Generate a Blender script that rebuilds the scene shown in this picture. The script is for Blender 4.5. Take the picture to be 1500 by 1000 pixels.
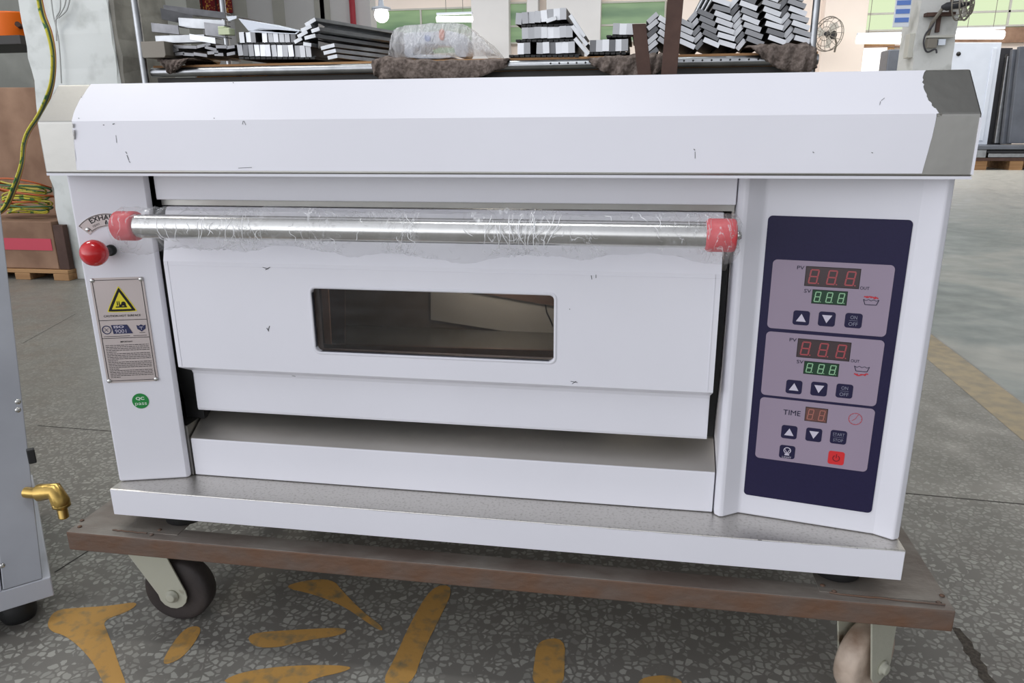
import bpy, bmesh, math, random
from mathutils import Vector, Matrix
random.seed(7)
S = bpy.context.scene
for o in list(bpy.data.objects): bpy.data.objects.remove(o)
COL = S.collection

# ------------------------------------------------------------------ camera
F_PX = 1095.39
CAM = Vector((.8503, -.9983, .8767)); YAW, PIT, ROL = -.1669, .2891, -.0085
FW = Vector((math.sin(YAW)*math.cos(PIT), math.cos(YAW)*math.cos(PIT), -math.sin(PIT)))
R0 = Vector((math.cos(YAW), -math.sin(YAW), 0)); U0 = R0.cross(FW)
RT = R0*math.cos(ROL) + U0*math.sin(ROL); UP = -R0*math.sin(ROL) + U0*math.cos(ROL)
cd = bpy.data.cameras.new('camera'); co = bpy.data.objects.new('camera', cd); COL.objects.link(co)
cd.sensor_width = 36; cd.lens = F_PX/1500*36; cd.clip_start = .02; cd.clip_end = 200
m3 = Matrix((RT, UP, -FW)).transposed()
co.matrix_world = Matrix.Translation(CAM) @ m3.to_4x4()
S.camera = co
cd.dof.use_dof = False

# ------------------------------------------------------------------ world and light
S.view_settings.view_transform = 'Standard'; S.view_settings.look = 'None'
S.view_settings.gamma = 1; S.view_settings.use_curve_mapping = False
S.view_settings.exposure = 0.0
w = bpy.data.worlds.new('hall_daylight'); S.world = w; w.use_nodes = True
nt = w.node_tree; bg = nt.nodes['Background']
tc = nt.nodes.new('ShaderNodeTexCoord'); sp = nt.nodes.new('ShaderNodeSeparateXYZ'); cr = nt.nodes.new('ShaderNodeValToRGB')
mr = nt.nodes.new('ShaderNodeMapRange'); mr.inputs[1].default_value = -1; mr.inputs[2].default_value = 1
nt.links.new(tc.outputs['Generated'], sp.inputs[0]); nt.links.new(sp.outputs['Z'], mr.inputs[0]); nt.links.new(mr.outputs[0], cr.inputs[0])
e = cr.color_ramp.elements
e[0].position = .38; e[0].color = (.11, .11, .11, 1); e[1].position = .78; e[1].color = (.17, .175, .19, 1)
x = e.new(.52); x.color = (.37, .38, .405, 1)
def wmath(op, a, b_):
    n_ = nt.nodes.new('ShaderNodeMath'); n_.operation = op
    for i, q in enumerate((a, b_)):
        if isinstance(q, (int, float)): n_.inputs[i].default_value = q
        else: nt.links.new(q, n_.inputs[i])
    return n_.outputs[0]
def wrange(src, a, b_, c, d):
    n_ = nt.nodes.new('ShaderNodeMapRange'); n_.interpolation_type = 'SMOOTHSTEP'
    for i, q in enumerate((a, b_, c, d)): n_.inputs[i+1].default_value = q
    nt.links.new(src, n_.inputs[0]); return n_.outputs[0]
fy = wrange(sp.outputs['Y'], -.75, .45, 6.6, .50)      # added boost behind the camera to lighten the oven front
fx = wrange(sp.outputs['X'], -.9, .65, 1.6, .32)     # added left-to-right falloff, shaped for the hood steel's reflections
nt.links.new(cr.outputs[0], bg.inputs[0]); nt.links.new(wmath('MULTIPLY', wmath('MULTIPLY', fy, fx), .80), bg.inputs[1])

def area(name, loc, size, sizey, power, rot=(0, 0, 0), color=(1, 1, 1)):
    l = bpy.data.lights.new(name, 'AREA'); l.shape = 'RECTANGLE'; l.size = size; l.size_y = sizey; l.energy = power; l.color = color
    o = bpy.data.objects.new(name, l); COL.objects.link(o); o.location = loc; o.rotation_euler = rot
    return o
area('hall_light_near', (.3, -.42, 4.2), 1.2, .22, 25, color=(.95, .98, 1))
area('hall_light_rear', (0, 3.2, 4.6), 3.0, .6, 90, color=(.95, 1, 1))
area('hall_light_right', (4.5, 5.5, 4.6), 4, 1.5, 22, color=(1, 1, .98))
area('hall_light_far', (6, 12.5, 5.0), 10, 1.5, 330, color=(1, .98, .93))
area('hall_light_far_left', (-3.0, 11.5, 5.0), 6, 1.5, 260, color=(1, 1, .98))
area('hall_light_left', (-2.6, 1.2, 4.2), 1.2, .6, 45, color=(1, .97, .92))

# ------------------------------------------------------------------ helpers
def ray(px, py): return FW + RT*((px-750)/F_PX) + UP*((500-py)/F_PX)
def at(px, py, ax, v):
    d = ray(px, py); i = 'xyz'.index(ax); return CAM + d*((v-CAM[i])/d[i])
def atp(px, py, P0, n):
    d = ray(px, py); return CAM + d*((P0-CAM).dot(n)/d.dot(n))
ORG = {}
def tag(o, label=None, cat=None, group=None, kind=None):
    if label: o['label'] = label
    if cat: o['category'] = cat
    if group: o['group'] = group
    if kind: o['kind'] = kind
    return o
def thing(name, loc, label, cat, group=None):
    o = bpy.data.objects.new(name, None); COL.objects.link(o); o.location = loc; o.empty_display_size = .05
    ORG[o] = Vector(loc); return tag(o, label, cat, group)

class MB:
    def __init__(s): s.v = []; s.f = []; s.sm = []; s.mi = []
    def add(s, vs, fs, smooth=False, mi=0):
        b = len(s.v); s.v += [Vector(p) for p in vs]
        for f in fs: s.f.append([b+i for i in f]); s.sm.append(smooth); s.mi.append(mi)
        return s
    def box(s, a, b, mi=0):
        (x0, y0, z0), (x1, y1, z1) = a, b
        return s.hexa([(x0,y0,z0),(x1,y0,z0),(x1,y1,z0),(x0,y1,z0)], [(x0,y0,z1),(x1,y0,z1),(x1,y1,z1),(x0,y1,z1)], mi)
    def hexa(s, lo, hi, mi=0):
        n = len(lo)
        return s.add(list(lo)+list(hi), [list(range(n))[::-1], list(range(n, 2*n))] + [[i, (i+1) % n, n+(i+1) % n, n+i] for i in range(n)], mi=mi)
    def obox(s, c, dx, dy, dz, mi=0):     # oriented box: centre and three half-axis vectors
        c = Vector(c); dx, dy, dz = map(Vector, (dx, dy, dz))
        return s.hexa([c-dx-dy-dz, c+dx-dy-dz, c+dx+dy-dz, c-dx+dy-dz], [c-dx-dy+dz, c+dx-dy+dz, c+dx+dy+dz, c-dx+dy+dz], mi)
    def slab(s, pts, th, mi=0):           # polygon thickened by a vector
        th = Vector(th); return s.hexa([Vector(p) for p in pts], [Vector(p)+th for p in pts], mi)
    def tube(s, path, r, n=12, caps=True, mi=0, closed=False):
        path = [Vector(p) for p in path]; k = len(path); rr = r if isinstance(r, (list, tuple)) else [r]*k
        vs = []; prev = None
        for i, p in enumerate(path):
            if closed: t = path[(i+1) % k]-path[i-1]
            else: t = path[min(i+1, k-1)]-path[max(i-1, 0)]
            t.normalize()
            a = Vector((0, 0, 1)) if prev is None else prev
            if abs(a.dot(t)) > .95: a = Vector((1, 0, 0)) if abs(t.x) < .9 else Vector((0, 1, 0))
            q = (a - t*a.dot(t)).normalized(); prev = q; b = t.cross(q)
            vs += [p + (q*math.cos(2*math.pi*j/n) + b*math.sin(2*math.pi*j/n))*rr[i] for j in range(n)]
        fs = []
        for i in range(k if closed else k-1):
            a0 = i*n; b0 = ((i+1) % k)*n
            fs += [[a0+j, a0+(j+1) % n, b0+(j+1) % n, b0+j] for j in range(n)]
        s.add(vs, fs, True, mi)
        if caps and not closed:
            s.add(vs[:n], [list(range(n))[::-1]], mi=mi); s.add(vs[-n:], [list(range(n))], mi=mi)
        return s
    def lathe(s, c, ax, prof, n=32, mi=0):   # prof: list of (along, radius)
        ax = Vector(ax).normalized(); c = Vector(c)
        q = ax.orthogonal().normalized(); b = ax.cross(q); vs = []
        for (h, r) in prof: vs += [c+ax*h+(q*math.cos(2*math.pi*j/n)+b*math.sin(2*math.pi*j/n))*max(r, 1e-5) for j in range(n)]
        fs = [[i*n+j, i*n+(j+1) % n, (i+1)*n+(j+1) % n, (i+1)*n+j] for i in range(len(prof)-1) for j in range(n)]
        fs += [list(range(n))[::-1], [(len(prof)-1)*n+j for j in range(n)]]
        return s.add(vs, fs, True, mi)
    def build(s, name, mats, parent=None, bevel=0, seg=2, weld=False, auto=True):
        if not isinstance(mats, (list, tuple)): mats = [mats]
        if parent is None:
            xs = [p.x for p in s.v]; ys = [p.y for p in s.v]; org = Vector(((min(xs)+max(xs))/2, (min(ys)+max(ys))/2, min(p.z for p in s.v)))
        else: org = ORG[parent]
        me = bpy.data.meshes.new(name); me.from_pydata([p-org for p in s.v], [], s.f)
        for m in mats: me.materials.append(m)
        for p, sm, mi in zip(me.polygons, s.sm, s.mi): p.use_smooth = sm; p.material_index = mi
        bm = bmesh.new(); bm.from_mesh(me)
        if weld: bmesh.ops.remove_doubles(bm, verts=bm.verts, dist=1e-5)
        if auto: bmesh.ops.recalc_face_normals(bm, faces=bm.faces)
        bm.to_mesh(me); bm.free()
        o = bpy.data.objects.new(name, me); COL.objects.link(o)
        if parent is None: o.location = org
        else: o.parent = parent
        ORG[o] = org
        if bevel:
            b = o.modifiers.new('bevel', 'BEVEL'); b.width = bevel; b.segments = seg; b.limit_method = 'ANGLE'; b.angle_limit = math.radians(35); b.harden_normals = False
        return o

def mat(name, col, rough=.5, metal=0, spec=.5, bump=0, bscale=40, var=0, vscale=6, col2=None, emit=None, es=0, stretch=None, thr=None, alpha=None, coat=0):
    m = bpy.data.materials.new(name); m.use_nodes = True; N = m.node_tree; p = N.nodes['Principled BSDF']
    p.inputs['Base Color'].default_value = (*col, 1); p.inputs['Roughness'].default_value = rough; p.inputs['Metallic'].default_value = metal
    p.inputs['Specular IOR Level'].default_value = spec; p.inputs['Coat Weight'].default_value = coat
    if emit: p.inputs['Emission Color'].default_value = (*emit, 1); p.inputs['Emission Strength'].default_value = es
    t = N.nodes.new('ShaderNodeTexCoord'); mp = N.nodes.new('ShaderNodeMapping'); N.links.new(t.outputs['Object'], mp.inputs[0])
    if stretch: mp.inputs['Scale'].default_value = stretch
    nz = N.nodes.new('ShaderNodeTexNoise'); nz.inputs['Scale'].default_value = vscale; nz.inputs['Detail'].default_value = 6; N.links.new(mp.outputs[0], nz.inputs[0])
    c2 = col2 if col2 else tuple(c*(1-max(var, .04)) for c in col)
    r = N.nodes.new('ShaderNodeValToRGB'); lo, hi = thr if thr else (.35, .65)
    r.color_ramp.elements[0].position = lo; r.color_ramp.elements[0].color = (*col, 1)
    r.color_ramp.elements[1].position = hi; r.color_ramp.elements[1].color = (*c2, 1)
    N.links.new(nz.outputs[0], r.inputs[0]); N.links.new(r.outputs[0], p.inputs['Base Color'])
    if bump:
        n2 = N.nodes.new('ShaderNodeTexNoise'); n2.inputs['Scale'].default_value = bscale; n2.inputs['Detail'].default_value = 4; N.links.new(mp.outputs[0], n2.inputs[0])
        b = N.nodes.new('ShaderNodeBump'); b.inputs['Strength'].default_value = bump; b.inputs['Distance'].default_value = .01
        N.links.new(n2.outputs[0], b.inputs['Height']); N.links.new(b.outputs[0], p.inputs['Normal'])
    return m
def srgb(r, g, b):
    f = lambda c: (c/255/12.92 if c/255 <= .04045 else ((c/255+.055)/1.055)**2.4)
    return (f(r), f(g), f(b))

M = {}
M['film'] = mat('white_protective_film', srgb(238, 237, 243), .32, 0, .5, bump=.02, bscale=25, var=.03, vscale=3)
M['film_worn'] = mat('white_film_worn', srgb(234, 233, 239), .42, 0, .4, bump=.03, bscale=30, var=.05, vscale=5)
M['steel'] = mat('brushed_steel', (.42, .41, .38), .42, 1, bump=.03, bscale=60, var=.08, vscale=4)
M['steel_dusty'] = mat('dusty_steel', (.62, .60, .56), .38, .95, bump=.05, bscale=160, vscale=230, col2=(.42, .40, .36), thr=(.52, .74))
M['steel_dusty2'] = mat('satin_steel_ledge', (.62, .59, .54), .36, .9, bump=.03, bscale=60, var=.12, vscale=5)
M['steel_bright'] = mat('bright_steel', (.66, .655, .63), .2, 1, bump=.01, var=.05)
M['galv'] = mat('galvanised_sheet', (.42, .43, .44), .32, 1, var=.25, vscale=14)
M['galv_light'] = mat('galvanised_edge_bright', (.60, .61, .62), .30, .75, var=.15, vscale=20)
M['galv_dark'] = mat('galvanised_sheet_dull', (.27, .27, .28), .42, .9, var=.3, vscale=14)
M['black'] = mat('black_cavity', (.012, .012, .012), .6)
M['rubber'] = mat('black_rubber', (.018, .018, .018), .55, bump=.1)
M['rust'] = mat('rusty_brown_paint', srgb(112, 84, 66), .62, .1, .3, bump=.25, bscale=90, vscale=26, col2=srgb(108, 92, 82), stretch=(.6, 1, 1), thr=(.36, .66))
M['rust_top'] = mat('scuffed_grey_steel', srgb(142, 136, 128), .45, .35, .4, bump=.15, bscale=60, vscale=16, col2=srgb(116, 104, 96), stretch=(.6, 1, 1))
M['rust_dark'] = mat('dark_red_brown_bar', srgb(88, 66, 58), .6, .1, .3, bump=.2, var=.25, vscale=12)
M['cream'] = mat('chipped_cream_paint', srgb(186, 185, 168), .5, 0, .4, bump=.15, bscale=70, vscale=22, col2=srgb(120, 105, 86), thr=(.60, .70))
M['cream_wheel'] = mat('worn_cream_nylon', srgb(205, 186, 168), .5, 0, .4, bump=.15, bscale=80, vscale=18, col2=srgb(150, 126, 108), thr=(.45, .70))
M['wheel'] = mat('worn_dark_rubber', srgb(72, 66, 64), .6, 0, .3, bump=.2, bscale=60, var=.35, vscale=14)
M['brass'] = mat('brass', (.62, .42, .13), .3, 1, bump=.05, bscale=90, var=.2, vscale=30)
M['red_ball'] = mat('glossy_red_plastic', srgb(205, 18, 24), .18, 0, .6, coat=.4, var=.04)
M['red_cap'] = mat('matte_red_plastic', srgb(214, 78, 84), .4, 0, .4, var=.06, vscale=20)
M['navy'] = mat('navy_overlay', srgb(38, 34, 66), .45, 0, .25, bump=.03, bscale=500, var=.08, vscale=300)
M['mauve'] = mat('mauve_grey_overlay', srgb(158, 143, 160), .42, 0, .4, var=.06, vscale=4)
M['ink'] = mat('dark_ink', srgb(34, 32, 58), .5, 0, .3)
M['ink_black'] = mat('black_ink', srgb(22, 20, 20), .5, 0, .3)
M['white_ink'] = mat('pale_print', srgb(205, 198, 212), .5, 0, .3)
M['grey_ink'] = mat('grey_print', srgb(140, 140, 158), .5, 0, .3)
M['disp'] = mat('display_window', srgb(72, 60, 62), .22, 0, .5)
M['disp_dark'] = mat('display_digit_block', srgb(70, 44, 48), .25, 0, .5)
M['disp_green'] = mat('green_display_window', srgb(34, 66, 46), .22, 0, .5)
M['disp_amber'] = mat('brown_display_window', srgb(110, 76, 70), .25, 0, .5)
M['seg_red'] = mat('unlit_red_segment', srgb(168, 78, 82), .3)
M['seg_green'] = mat('pale_green_segment', srgb(152, 198, 156), .3)
M['seg_amber'] = mat('unlit_amber_segment', srgb(176, 112, 100), .3)
M['red_btn'] = mat('red_overlay', srgb(214, 44, 48), .4)
M['maroon'] = mat('maroon_ink', srgb(120, 24, 34), .4)
M['plate'] = mat('satin_label_plate', srgb(200, 188, 184), .35, .25, .5, var=.05, vscale=8)
M['yellow'] = mat('warning_yellow', srgb(232, 216, 40), .45)
M['green_sticker'] = mat('green_sticker', srgb(22, 138, 60), .4)
M['navy_ink'] = mat('navy_logo_ink', srgb(32, 38, 82), .4)
M['concrete'] = mat('bare_concrete', srgb(150, 148, 140), .9, 0, .2, bump=.5, bscale=14, vscale=5, col2=srgb(112, 110, 104))
M['plaster'] = mat('whitewashed_plaster', srgb(218, 222, 220), .85, 0, .2, bump=.25, bscale=9, vscale=7, col2=srgb(180, 184, 180), thr=(.55, .8))
M['wall'] = mat('pale_wall', srgb(226, 224, 222), .8, 0, .2, var=.08, vscale=1)
M['wall_warm'] = mat('warm_white_wall', srgb(240, 226, 214), .8, 0, .2, var=.06, vscale=1)
M['greypaint'] = mat('grey_green_wall', srgb(142, 143, 136), .85, 0, .2, var=.25, vscale=3)
M['frame'] = mat('window_frame_paint', srgb(190, 188, 178), .6)
M['card'] = mat('brown_cardboard', srgb(165, 134, 112), .85, 0, .2, bump=.1, bscale=20, vscale=4, col2=srgb(130, 102, 84))
M['wood'] = mat('pale_raw_wood', srgb(178, 140, 100), .8, 0, .2, bump=.1, vscale=5, col2=srgb(140, 104, 72), stretch=(.2, 4, 4))
M['tape_red'] = mat('red_tape', srgb(196, 62, 82), .5)
M['orange'] = mat('orange_plastic', srgb(240, 112, 12), .4, 0, .5)
M['orange_print'] = mat('orange_paint', srgb(226, 148, 30), .6)
M['cloth'] = mat('grey_brown_felt', srgb(132, 120, 113), .95, 0, .1, bump=.7, bscale=90, vscale=60, col2=srgb(92, 82, 76))
M['wire_y'] = mat('yellow_wire', srgb(206, 196, 60), .4, vscale=30, col2=srgb(70, 120, 50), thr=(.52, .58))
M['wire_g'] = mat('green_wire', srgb(66, 110, 74), .45)
M['wire_k'] = mat('dark_wire', srgb(52, 50, 54), .5)
M['wire_o'] = mat('orange_wire', srgb(190, 96, 50), .5)
M['wire_w'] = mat('grey_cable', srgb(176, 178, 176), .5)
M['redpipe'] = mat('red_pipe_paint', srgb(178, 50, 62), .5)
M['paper_red'] = mat('red_gold_paper', srgb(128, 18, 30), .6, vscale=38, col2=srgb(214, 156, 70), thr=(.56, .60))
M['fan'] = mat('weathered_fan_metal', srgb(128, 122, 112), .5, .3)
M['white_metal'] = mat('white_painted_metal', srgb(222, 228, 238), .4, 0, .5, var=.05)
M['rack'] = mat('grey_rack_steel', srgb(112, 116, 124), .45, .4, .5, var=.25, vscale=3)
M['rack_dark'] = mat('dark_rack_gap', srgb(50, 50, 54), .6, .2)
M['machine'] = mat('film_covered_grey_panel', srgb(206, 208, 216), .3, .1, .5, var=.10, vscale=3)
M['machine_side'] = mat('smoky_side_panel', srgb(184, 186, 192), .25, .2, .5, var=.3, vscale=3)
M['dark'] = mat('dark_grey_beam', srgb(62, 60, 58), .6, .2)
M['blueprint'] = mat('blue_print', srgb(96, 130, 200), .5)

def end_mat():
    m = mat('cut_end_random_sheen', (.8, .8, .8), .3, .35); N = m.node_tree; oi = N.nodes.new('ShaderNodeObjectInfo'); r = N.nodes.new('ShaderNodeValToRGB')
    r.color_ramp.elements[0].color = (.13, .13, .135, 1); r.color_ramp.elements[1].color = (.74, .75, .77, 1); r.color_ramp.elements[1].position = .8
    N.links.new(oi.outputs['Random'], r.inputs[0]); N.links.new(r.outputs[0], N.nodes['Principled BSDF'].inputs['Base Color']); return m
M['end'] = end_mat()
def glow(name, col, s):
    m = bpy.data.materials.new(name); m.use_nodes = True; N = m.node_tree; N.nodes.remove(N.nodes['Principled BSDF'])
    e = N.nodes.new('ShaderNodeEmission'); e.inputs[0].default_value = (*col, 1); e.inputs[1].default_value = s
    N.links.new(e.outputs[0], N.nodes['Material Output'].inputs[0]); return m
M['lamp'] = glow('lit_fluorescent_tube', (1, .98, .93), 5)
def pane_mat():                        # daylight behind green corrugated glazing
    m = bpy.data.materials.new('daylit_green_glazing'); m.use_nodes = True; N = m.node_tree; p = N.nodes['Principled BSDF']
    t = N.nodes.new('ShaderNodeTexCoord'); nz = N.nodes.new('ShaderNodeTexNoise'); nz.inputs['Scale'].default_value = 1.1; nz.inputs['Detail'].default_value = 3
    mp = N.nodes.new('ShaderNodeMapping'); mp.inputs['Scale'].default_value = (.35, 1, 2.2); N.links.new(t.outputs['Object'], mp.inputs[0]); N.links.new(mp.outputs[0], nz.inputs[0])
    r = N.nodes.new('ShaderNodeValToRGB'); r.color_ramp.elements[0].position = .35; r.color_ramp.elements[0].color = (*srgb(96, 128, 92), 1)
    r.color_ramp.elements[1].position = .68; r.color_ramp.elements[1].color = (*srgb(176, 206, 150), 1); N.links.new(nz.outputs[0], r.inputs[0])
    p.inputs['Base Color'].default_value = (.06, .09, .06, 1); p.inputs['Roughness'].default_value = .35
    N.links.new(r.outputs[0], p.inputs['Emission Color']); p.inputs['Emission Strength'].default_value = .62
    return m
M['pane'] = pane_mat()
M['pane_bright'] = glow('bright_daylit_glazing', srgb(226, 242, 200), 1.0)
M['outdoor'] = glow('overexposed_daylight', (1, .97, .93), 1.6)

def glass_mat():
    m = bpy.data.materials.new('smoked_door_glass'); m.use_nodes = True; N = m.node_tree; N.nodes.remove(N.nodes['Principled BSDF'])
    t = N.nodes.new('ShaderNodeBsdfTransparent'); t.inputs[0].default_value = (.62, .58, .54, 1)
    g = N.nodes.new('ShaderNodeBsdfGlossy'); g.inputs['Roughness'].default_value = .03; g.inputs[0].default_value = (.9, .95, 1, 1)
    f = N.nodes.new('ShaderNodeFresnel'); f.inputs[0].default_value = 1.5
    mx = N.nodes.new('ShaderNodeMixShader'); N.links.new(f.outputs[0], mx.inputs[0]); N.links.new(t.outputs[0], mx.inputs[1]); N.links.new(g.outputs[0], mx.inputs[2])
    N.links.new(mx.outputs[0], N.nodes['Material Output'].inputs[0]); return m
M['glass'] = glass_mat()
def wrap_mat(name, base, tint, k=.55):     # crinkled clear film
    m = bpy.data.materials.new(name); m.use_nodes = True; N = m.node_tree; N.nodes.remove(N.nodes['Principled BSDF'])
    t = N.nodes.new('ShaderNodeBsdfTransparent'); t.inputs[0].default_value = (*tint, 1)
    g = N.nodes.new('ShaderNodeBsdfPrincipled'); g.inputs['Base Color'].default_value = (.85, .85, .86, 1); g.inputs['Roughness'].default_value = .16; g.inputs['Specular IOR Level'].default_value = 1.0
    tc = N.nodes.new('ShaderNodeTexCoord')
    mp = N.nodes.new('ShaderNodeMapping'); mp.inputs['Scale'].default_value = (1.0, .5, .5); N.links.new(tc.outputs['Object'], mp.inputs[0])
    nz = N.nodes.new('ShaderNodeTexNoise'); nz.inputs['Scale'].default_value = 38; nz.inputs['Detail'].default_value = 4; nz.inputs['Distortion'].default_value = 1.6; N.links.new(mp.outputs[0], nz.inputs[0])
    rg = N.nodes.new('ShaderNodeMath'); rg.operation = 'SUBTRACT'; rg.inputs[1].default_value = .5; N.links.new(nz.outputs[0], rg.inputs[0])
    ab = N.nodes.new('ShaderNodeMath'); ab.operation = 'ABSOLUTE'; N.links.new(rg.outputs[0], ab.inputs[0])
    rp = N.nodes.new('ShaderNodeValToRGB'); rp.color_ramp.elements[0].position = 0; rp.color_ramp.elements[0].color = (k, k, k, 1)
    rp.color_ramp.elements[1].position = .022; rp.color_ramp.elements[1].color = (base, base, base, 1); N.links.new(ab.outputs[0], rp.inputs[0])
    n2 = N.nodes.new('ShaderNodeTexNoise'); n2.inputs['Scale'].default_value = 9; N.links.new(tc.outputs['Object'], n2.inputs[0])
    r2 = N.nodes.new('ShaderNodeValToRGB'); r2.color_ramp.elements[0].position = .46; r2.color_ramp.elements[0].color = (base, base, base, 1); r2.color_ramp.elements[1].position = .60; r2.color_ramp.elements[1].color = (1, 1, 1, 1)
    N.links.new(n2.outputs[0], r2.inputs[0])
    mn = N.nodes.new('ShaderNodeMath'); mn.operation = 'MINIMUM'; N.links.new(rp.outputs[0], mn.inputs[0]); N.links.new(r2.outputs[0], mn.inputs[1])
    bp = N.nodes.new('ShaderNodeBump'); bp.inputs['Strength'].default_value = .9; bp.inputs['Distance'].default_value = .012; N.links.new(nz.outputs[0], bp.inputs['Height']); N.links.new(bp.outputs[0], g.inputs['Normal'])
    mx = N.nodes.new('ShaderNodeMixShader'); N.links.new(mn.outputs[0], mx.inputs[0]); N.links.new(t.outputs[0], mx.inputs[1]); N.links.new(g.outputs[0], mx.inputs[2])
    N.links.new(mx.outputs[0], N.nodes['Material Output'].inputs[0]); return m
M['wrap'] = wrap_mat('clear_plastic_wrap', .09, (.97, .97, .97), .5)
M['bag'] = wrap_mat('milky_plastic_bag', .42, (.93, .93, .93), .7)

def floor_mat():
    m = bpy.data.materials.new('terrazzo_floor'); m.use_nodes = True; N = m.node_tree; p = N.nodes['Principled BSDF']; L = N.links
    t = N.nodes.new('ShaderNodeTexCoord')
    def noise(sc, det=4, dist=0):
        n = N.nodes.new('ShaderNodeTexNoise'); n.inputs['Scale'].default_value = sc; n.inputs['Detail'].default_value = det; n.inputs['Distortion'].default_value = dist; L.new(t.outputs['Object'], n.inputs[0]); return n
    def ramp(src, stops):
        r = N.nodes.new('ShaderNodeValToRGB'); e = r.color_ramp.elements
        e[0].position, e[0].color = stops[0][0], (*stops[0][1], 1); e[1].position, e[1].color = stops[-1][0], (*stops[-1][1], 1)
        for q, c in stops[1:-1]: k = e.new(q); k.color = (*c, 1)
        L.new(src, r.inputs[0]); return r
    def mix(f, a, b, mode='MIX'):
        x = N.nodes.new('ShaderNodeMix'); x.data_type = 'RGBA'; x.blend_type = mode
        if isinstance(f, float): x.inputs[0].default_value = f
        else: L.new(f, x.inputs[0])
        for s_, v in ((6, a), (7, b)):
            if isinstance(v, tuple): x.inputs[s_].default_value = (*v, 1)
            else: L.new(v, x.inputs[s_])
        return x.outputs[2]
    # warp then voronoi chips
    nz = noise(55, 2); wv = N.nodes.new('ShaderNodeMixRGB'); wv.blend_type = 'ADD'; wv.inputs[0].default_value = .012
    L.new(t.outputs['Object'], wv.inputs[1]); L.new(nz.outputs['Color'], wv.inputs[2])
    v = N.nodes.new('ShaderNodeTexVoronoi'); v.feature = 'DISTANCE_TO_EDGE'; v.inputs['Scale'].default_value = 74; L.new(wv.outputs[0], v.inputs['Vector'])
    vc = N.nodes.new('ShaderNodeTexVoronoi'); vc.inputs['Scale'].default_value = 74; L.new(wv.outputs[0], vc.inputs['Vector'])
    chip = ramp(v.outputs['Distance'], [(.10, (0,)*3), (.17, (1,)*3)])
    sx = N.nodes.new('ShaderNodeSeparateColor'); L.new(vc.outputs['Color'], sx.inputs[0])
    keep = ramp(sx.outputs[0], [(.20, (0,)*3), (.24, (1,)*3)])
    tone = ramp(sx.outputs[1], [(0, srgb(146, 144, 136)), (1, srgb(178, 176, 167))])
    mk = N.nodes.new('ShaderNodeMath'); mk.operation = 'MULTIPLY'; L.new(chip.outputs[0], mk.inputs[0]); L.new(keep.outputs[0], mk.inputs[1])
    base = ramp(noise(3).outputs[0], [(.3, srgb(118, 114, 108)), (.7, srgb(132, 129, 122))])
    terr = mix(mk.outputs[0], base.outputs[0], tone.outputs[0])
    terr = mix(ramp(noise(4.5, 6).outputs[0], [(.55, (0,)*3), (.8, (.55,)*3)]).outputs[0], terr, srgb(112, 104, 98))
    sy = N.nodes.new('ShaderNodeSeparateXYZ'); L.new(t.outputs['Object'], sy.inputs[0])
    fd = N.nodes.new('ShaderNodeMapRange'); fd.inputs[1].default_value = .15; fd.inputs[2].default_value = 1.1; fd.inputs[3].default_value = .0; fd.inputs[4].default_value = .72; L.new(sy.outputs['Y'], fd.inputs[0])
    terr = mix(fd.outputs[0], terr, srgb(114, 112, 105))  # grey film hides distant chips; foreground kept paler to paint its light
    # painted green-grey zone on the right-hand side of the aisle line, and the paler back zone, its bright reflection painted into the colour
    sp = N.nodes.new('ShaderNodeSeparateXYZ'); L.new(t.outputs['Object'], sp.inputs[0])
    def lin(a, b, c):     # a*x+b*y+c
        m1 = N.nodes.new('ShaderNodeMath'); m1.operation = 'MULTIPLY_ADD'; L.new(sp.outputs['X'], m1.inputs[0]); m1.inputs[1].default_value = a; m1.inputs[2].default_value = c
        m2 = N.nodes.new('ShaderNodeMath'); m2.operation = 'MULTIPLY_ADD'; L.new(sp.outputs['Y'], m2.inputs[0]); m2.inputs[1].default_value = b; L.new(m1.outputs[0], m2.inputs[2]); return m2
    P1 = at(1362, 488, 'z', 0); P2 = at(1500, 592, 'z', 0); dx, dy = P2.x-P1.x, P2.y-P1.y; n_ = math.hypot(dx, dy); a, b = -dy/n_, dx/n_
    if a*3+b*8-(a*P1.x+b*P1.y) < 0: a, b = -a, -b
    l = lin(a, b, -(a*P1.x+b*P1.y)); zone = ramp(l.outputs[0], [(0, (0,)*3), (.012, (1,)*3)])
    gp = ramp(noise(1.3, 8, .8).outputs[0], [(.38, srgb(112, 121, 118)), (.50, srgb(126, 134, 131)), (.60, srgb(146, 148, 142))])
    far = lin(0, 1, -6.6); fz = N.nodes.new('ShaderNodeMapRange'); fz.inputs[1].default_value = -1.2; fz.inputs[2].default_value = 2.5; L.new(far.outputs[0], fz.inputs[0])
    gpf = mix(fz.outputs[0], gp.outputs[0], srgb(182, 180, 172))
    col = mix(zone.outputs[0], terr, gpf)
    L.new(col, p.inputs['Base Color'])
    p.inputs['Roughness'].default_value = .42; p.inputs['Specular IOR Level'].default_value = .35
    rr = ramp(noise(7, 5).outputs[0], [(.3, (.30,)*3), (.7, (.55,)*3)]); L.new(rr.outputs[0], p.inputs['Roughness'])
    return m
M['floor'] = floor_mat()

# ------------------------------------------------------------------ room
fl = MB().box((-14, -4, -.1), (24, 22, 0)).build('floor', M['floor']); tag(fl, kind='structure')
fl_loc = fl.location.copy()
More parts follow.
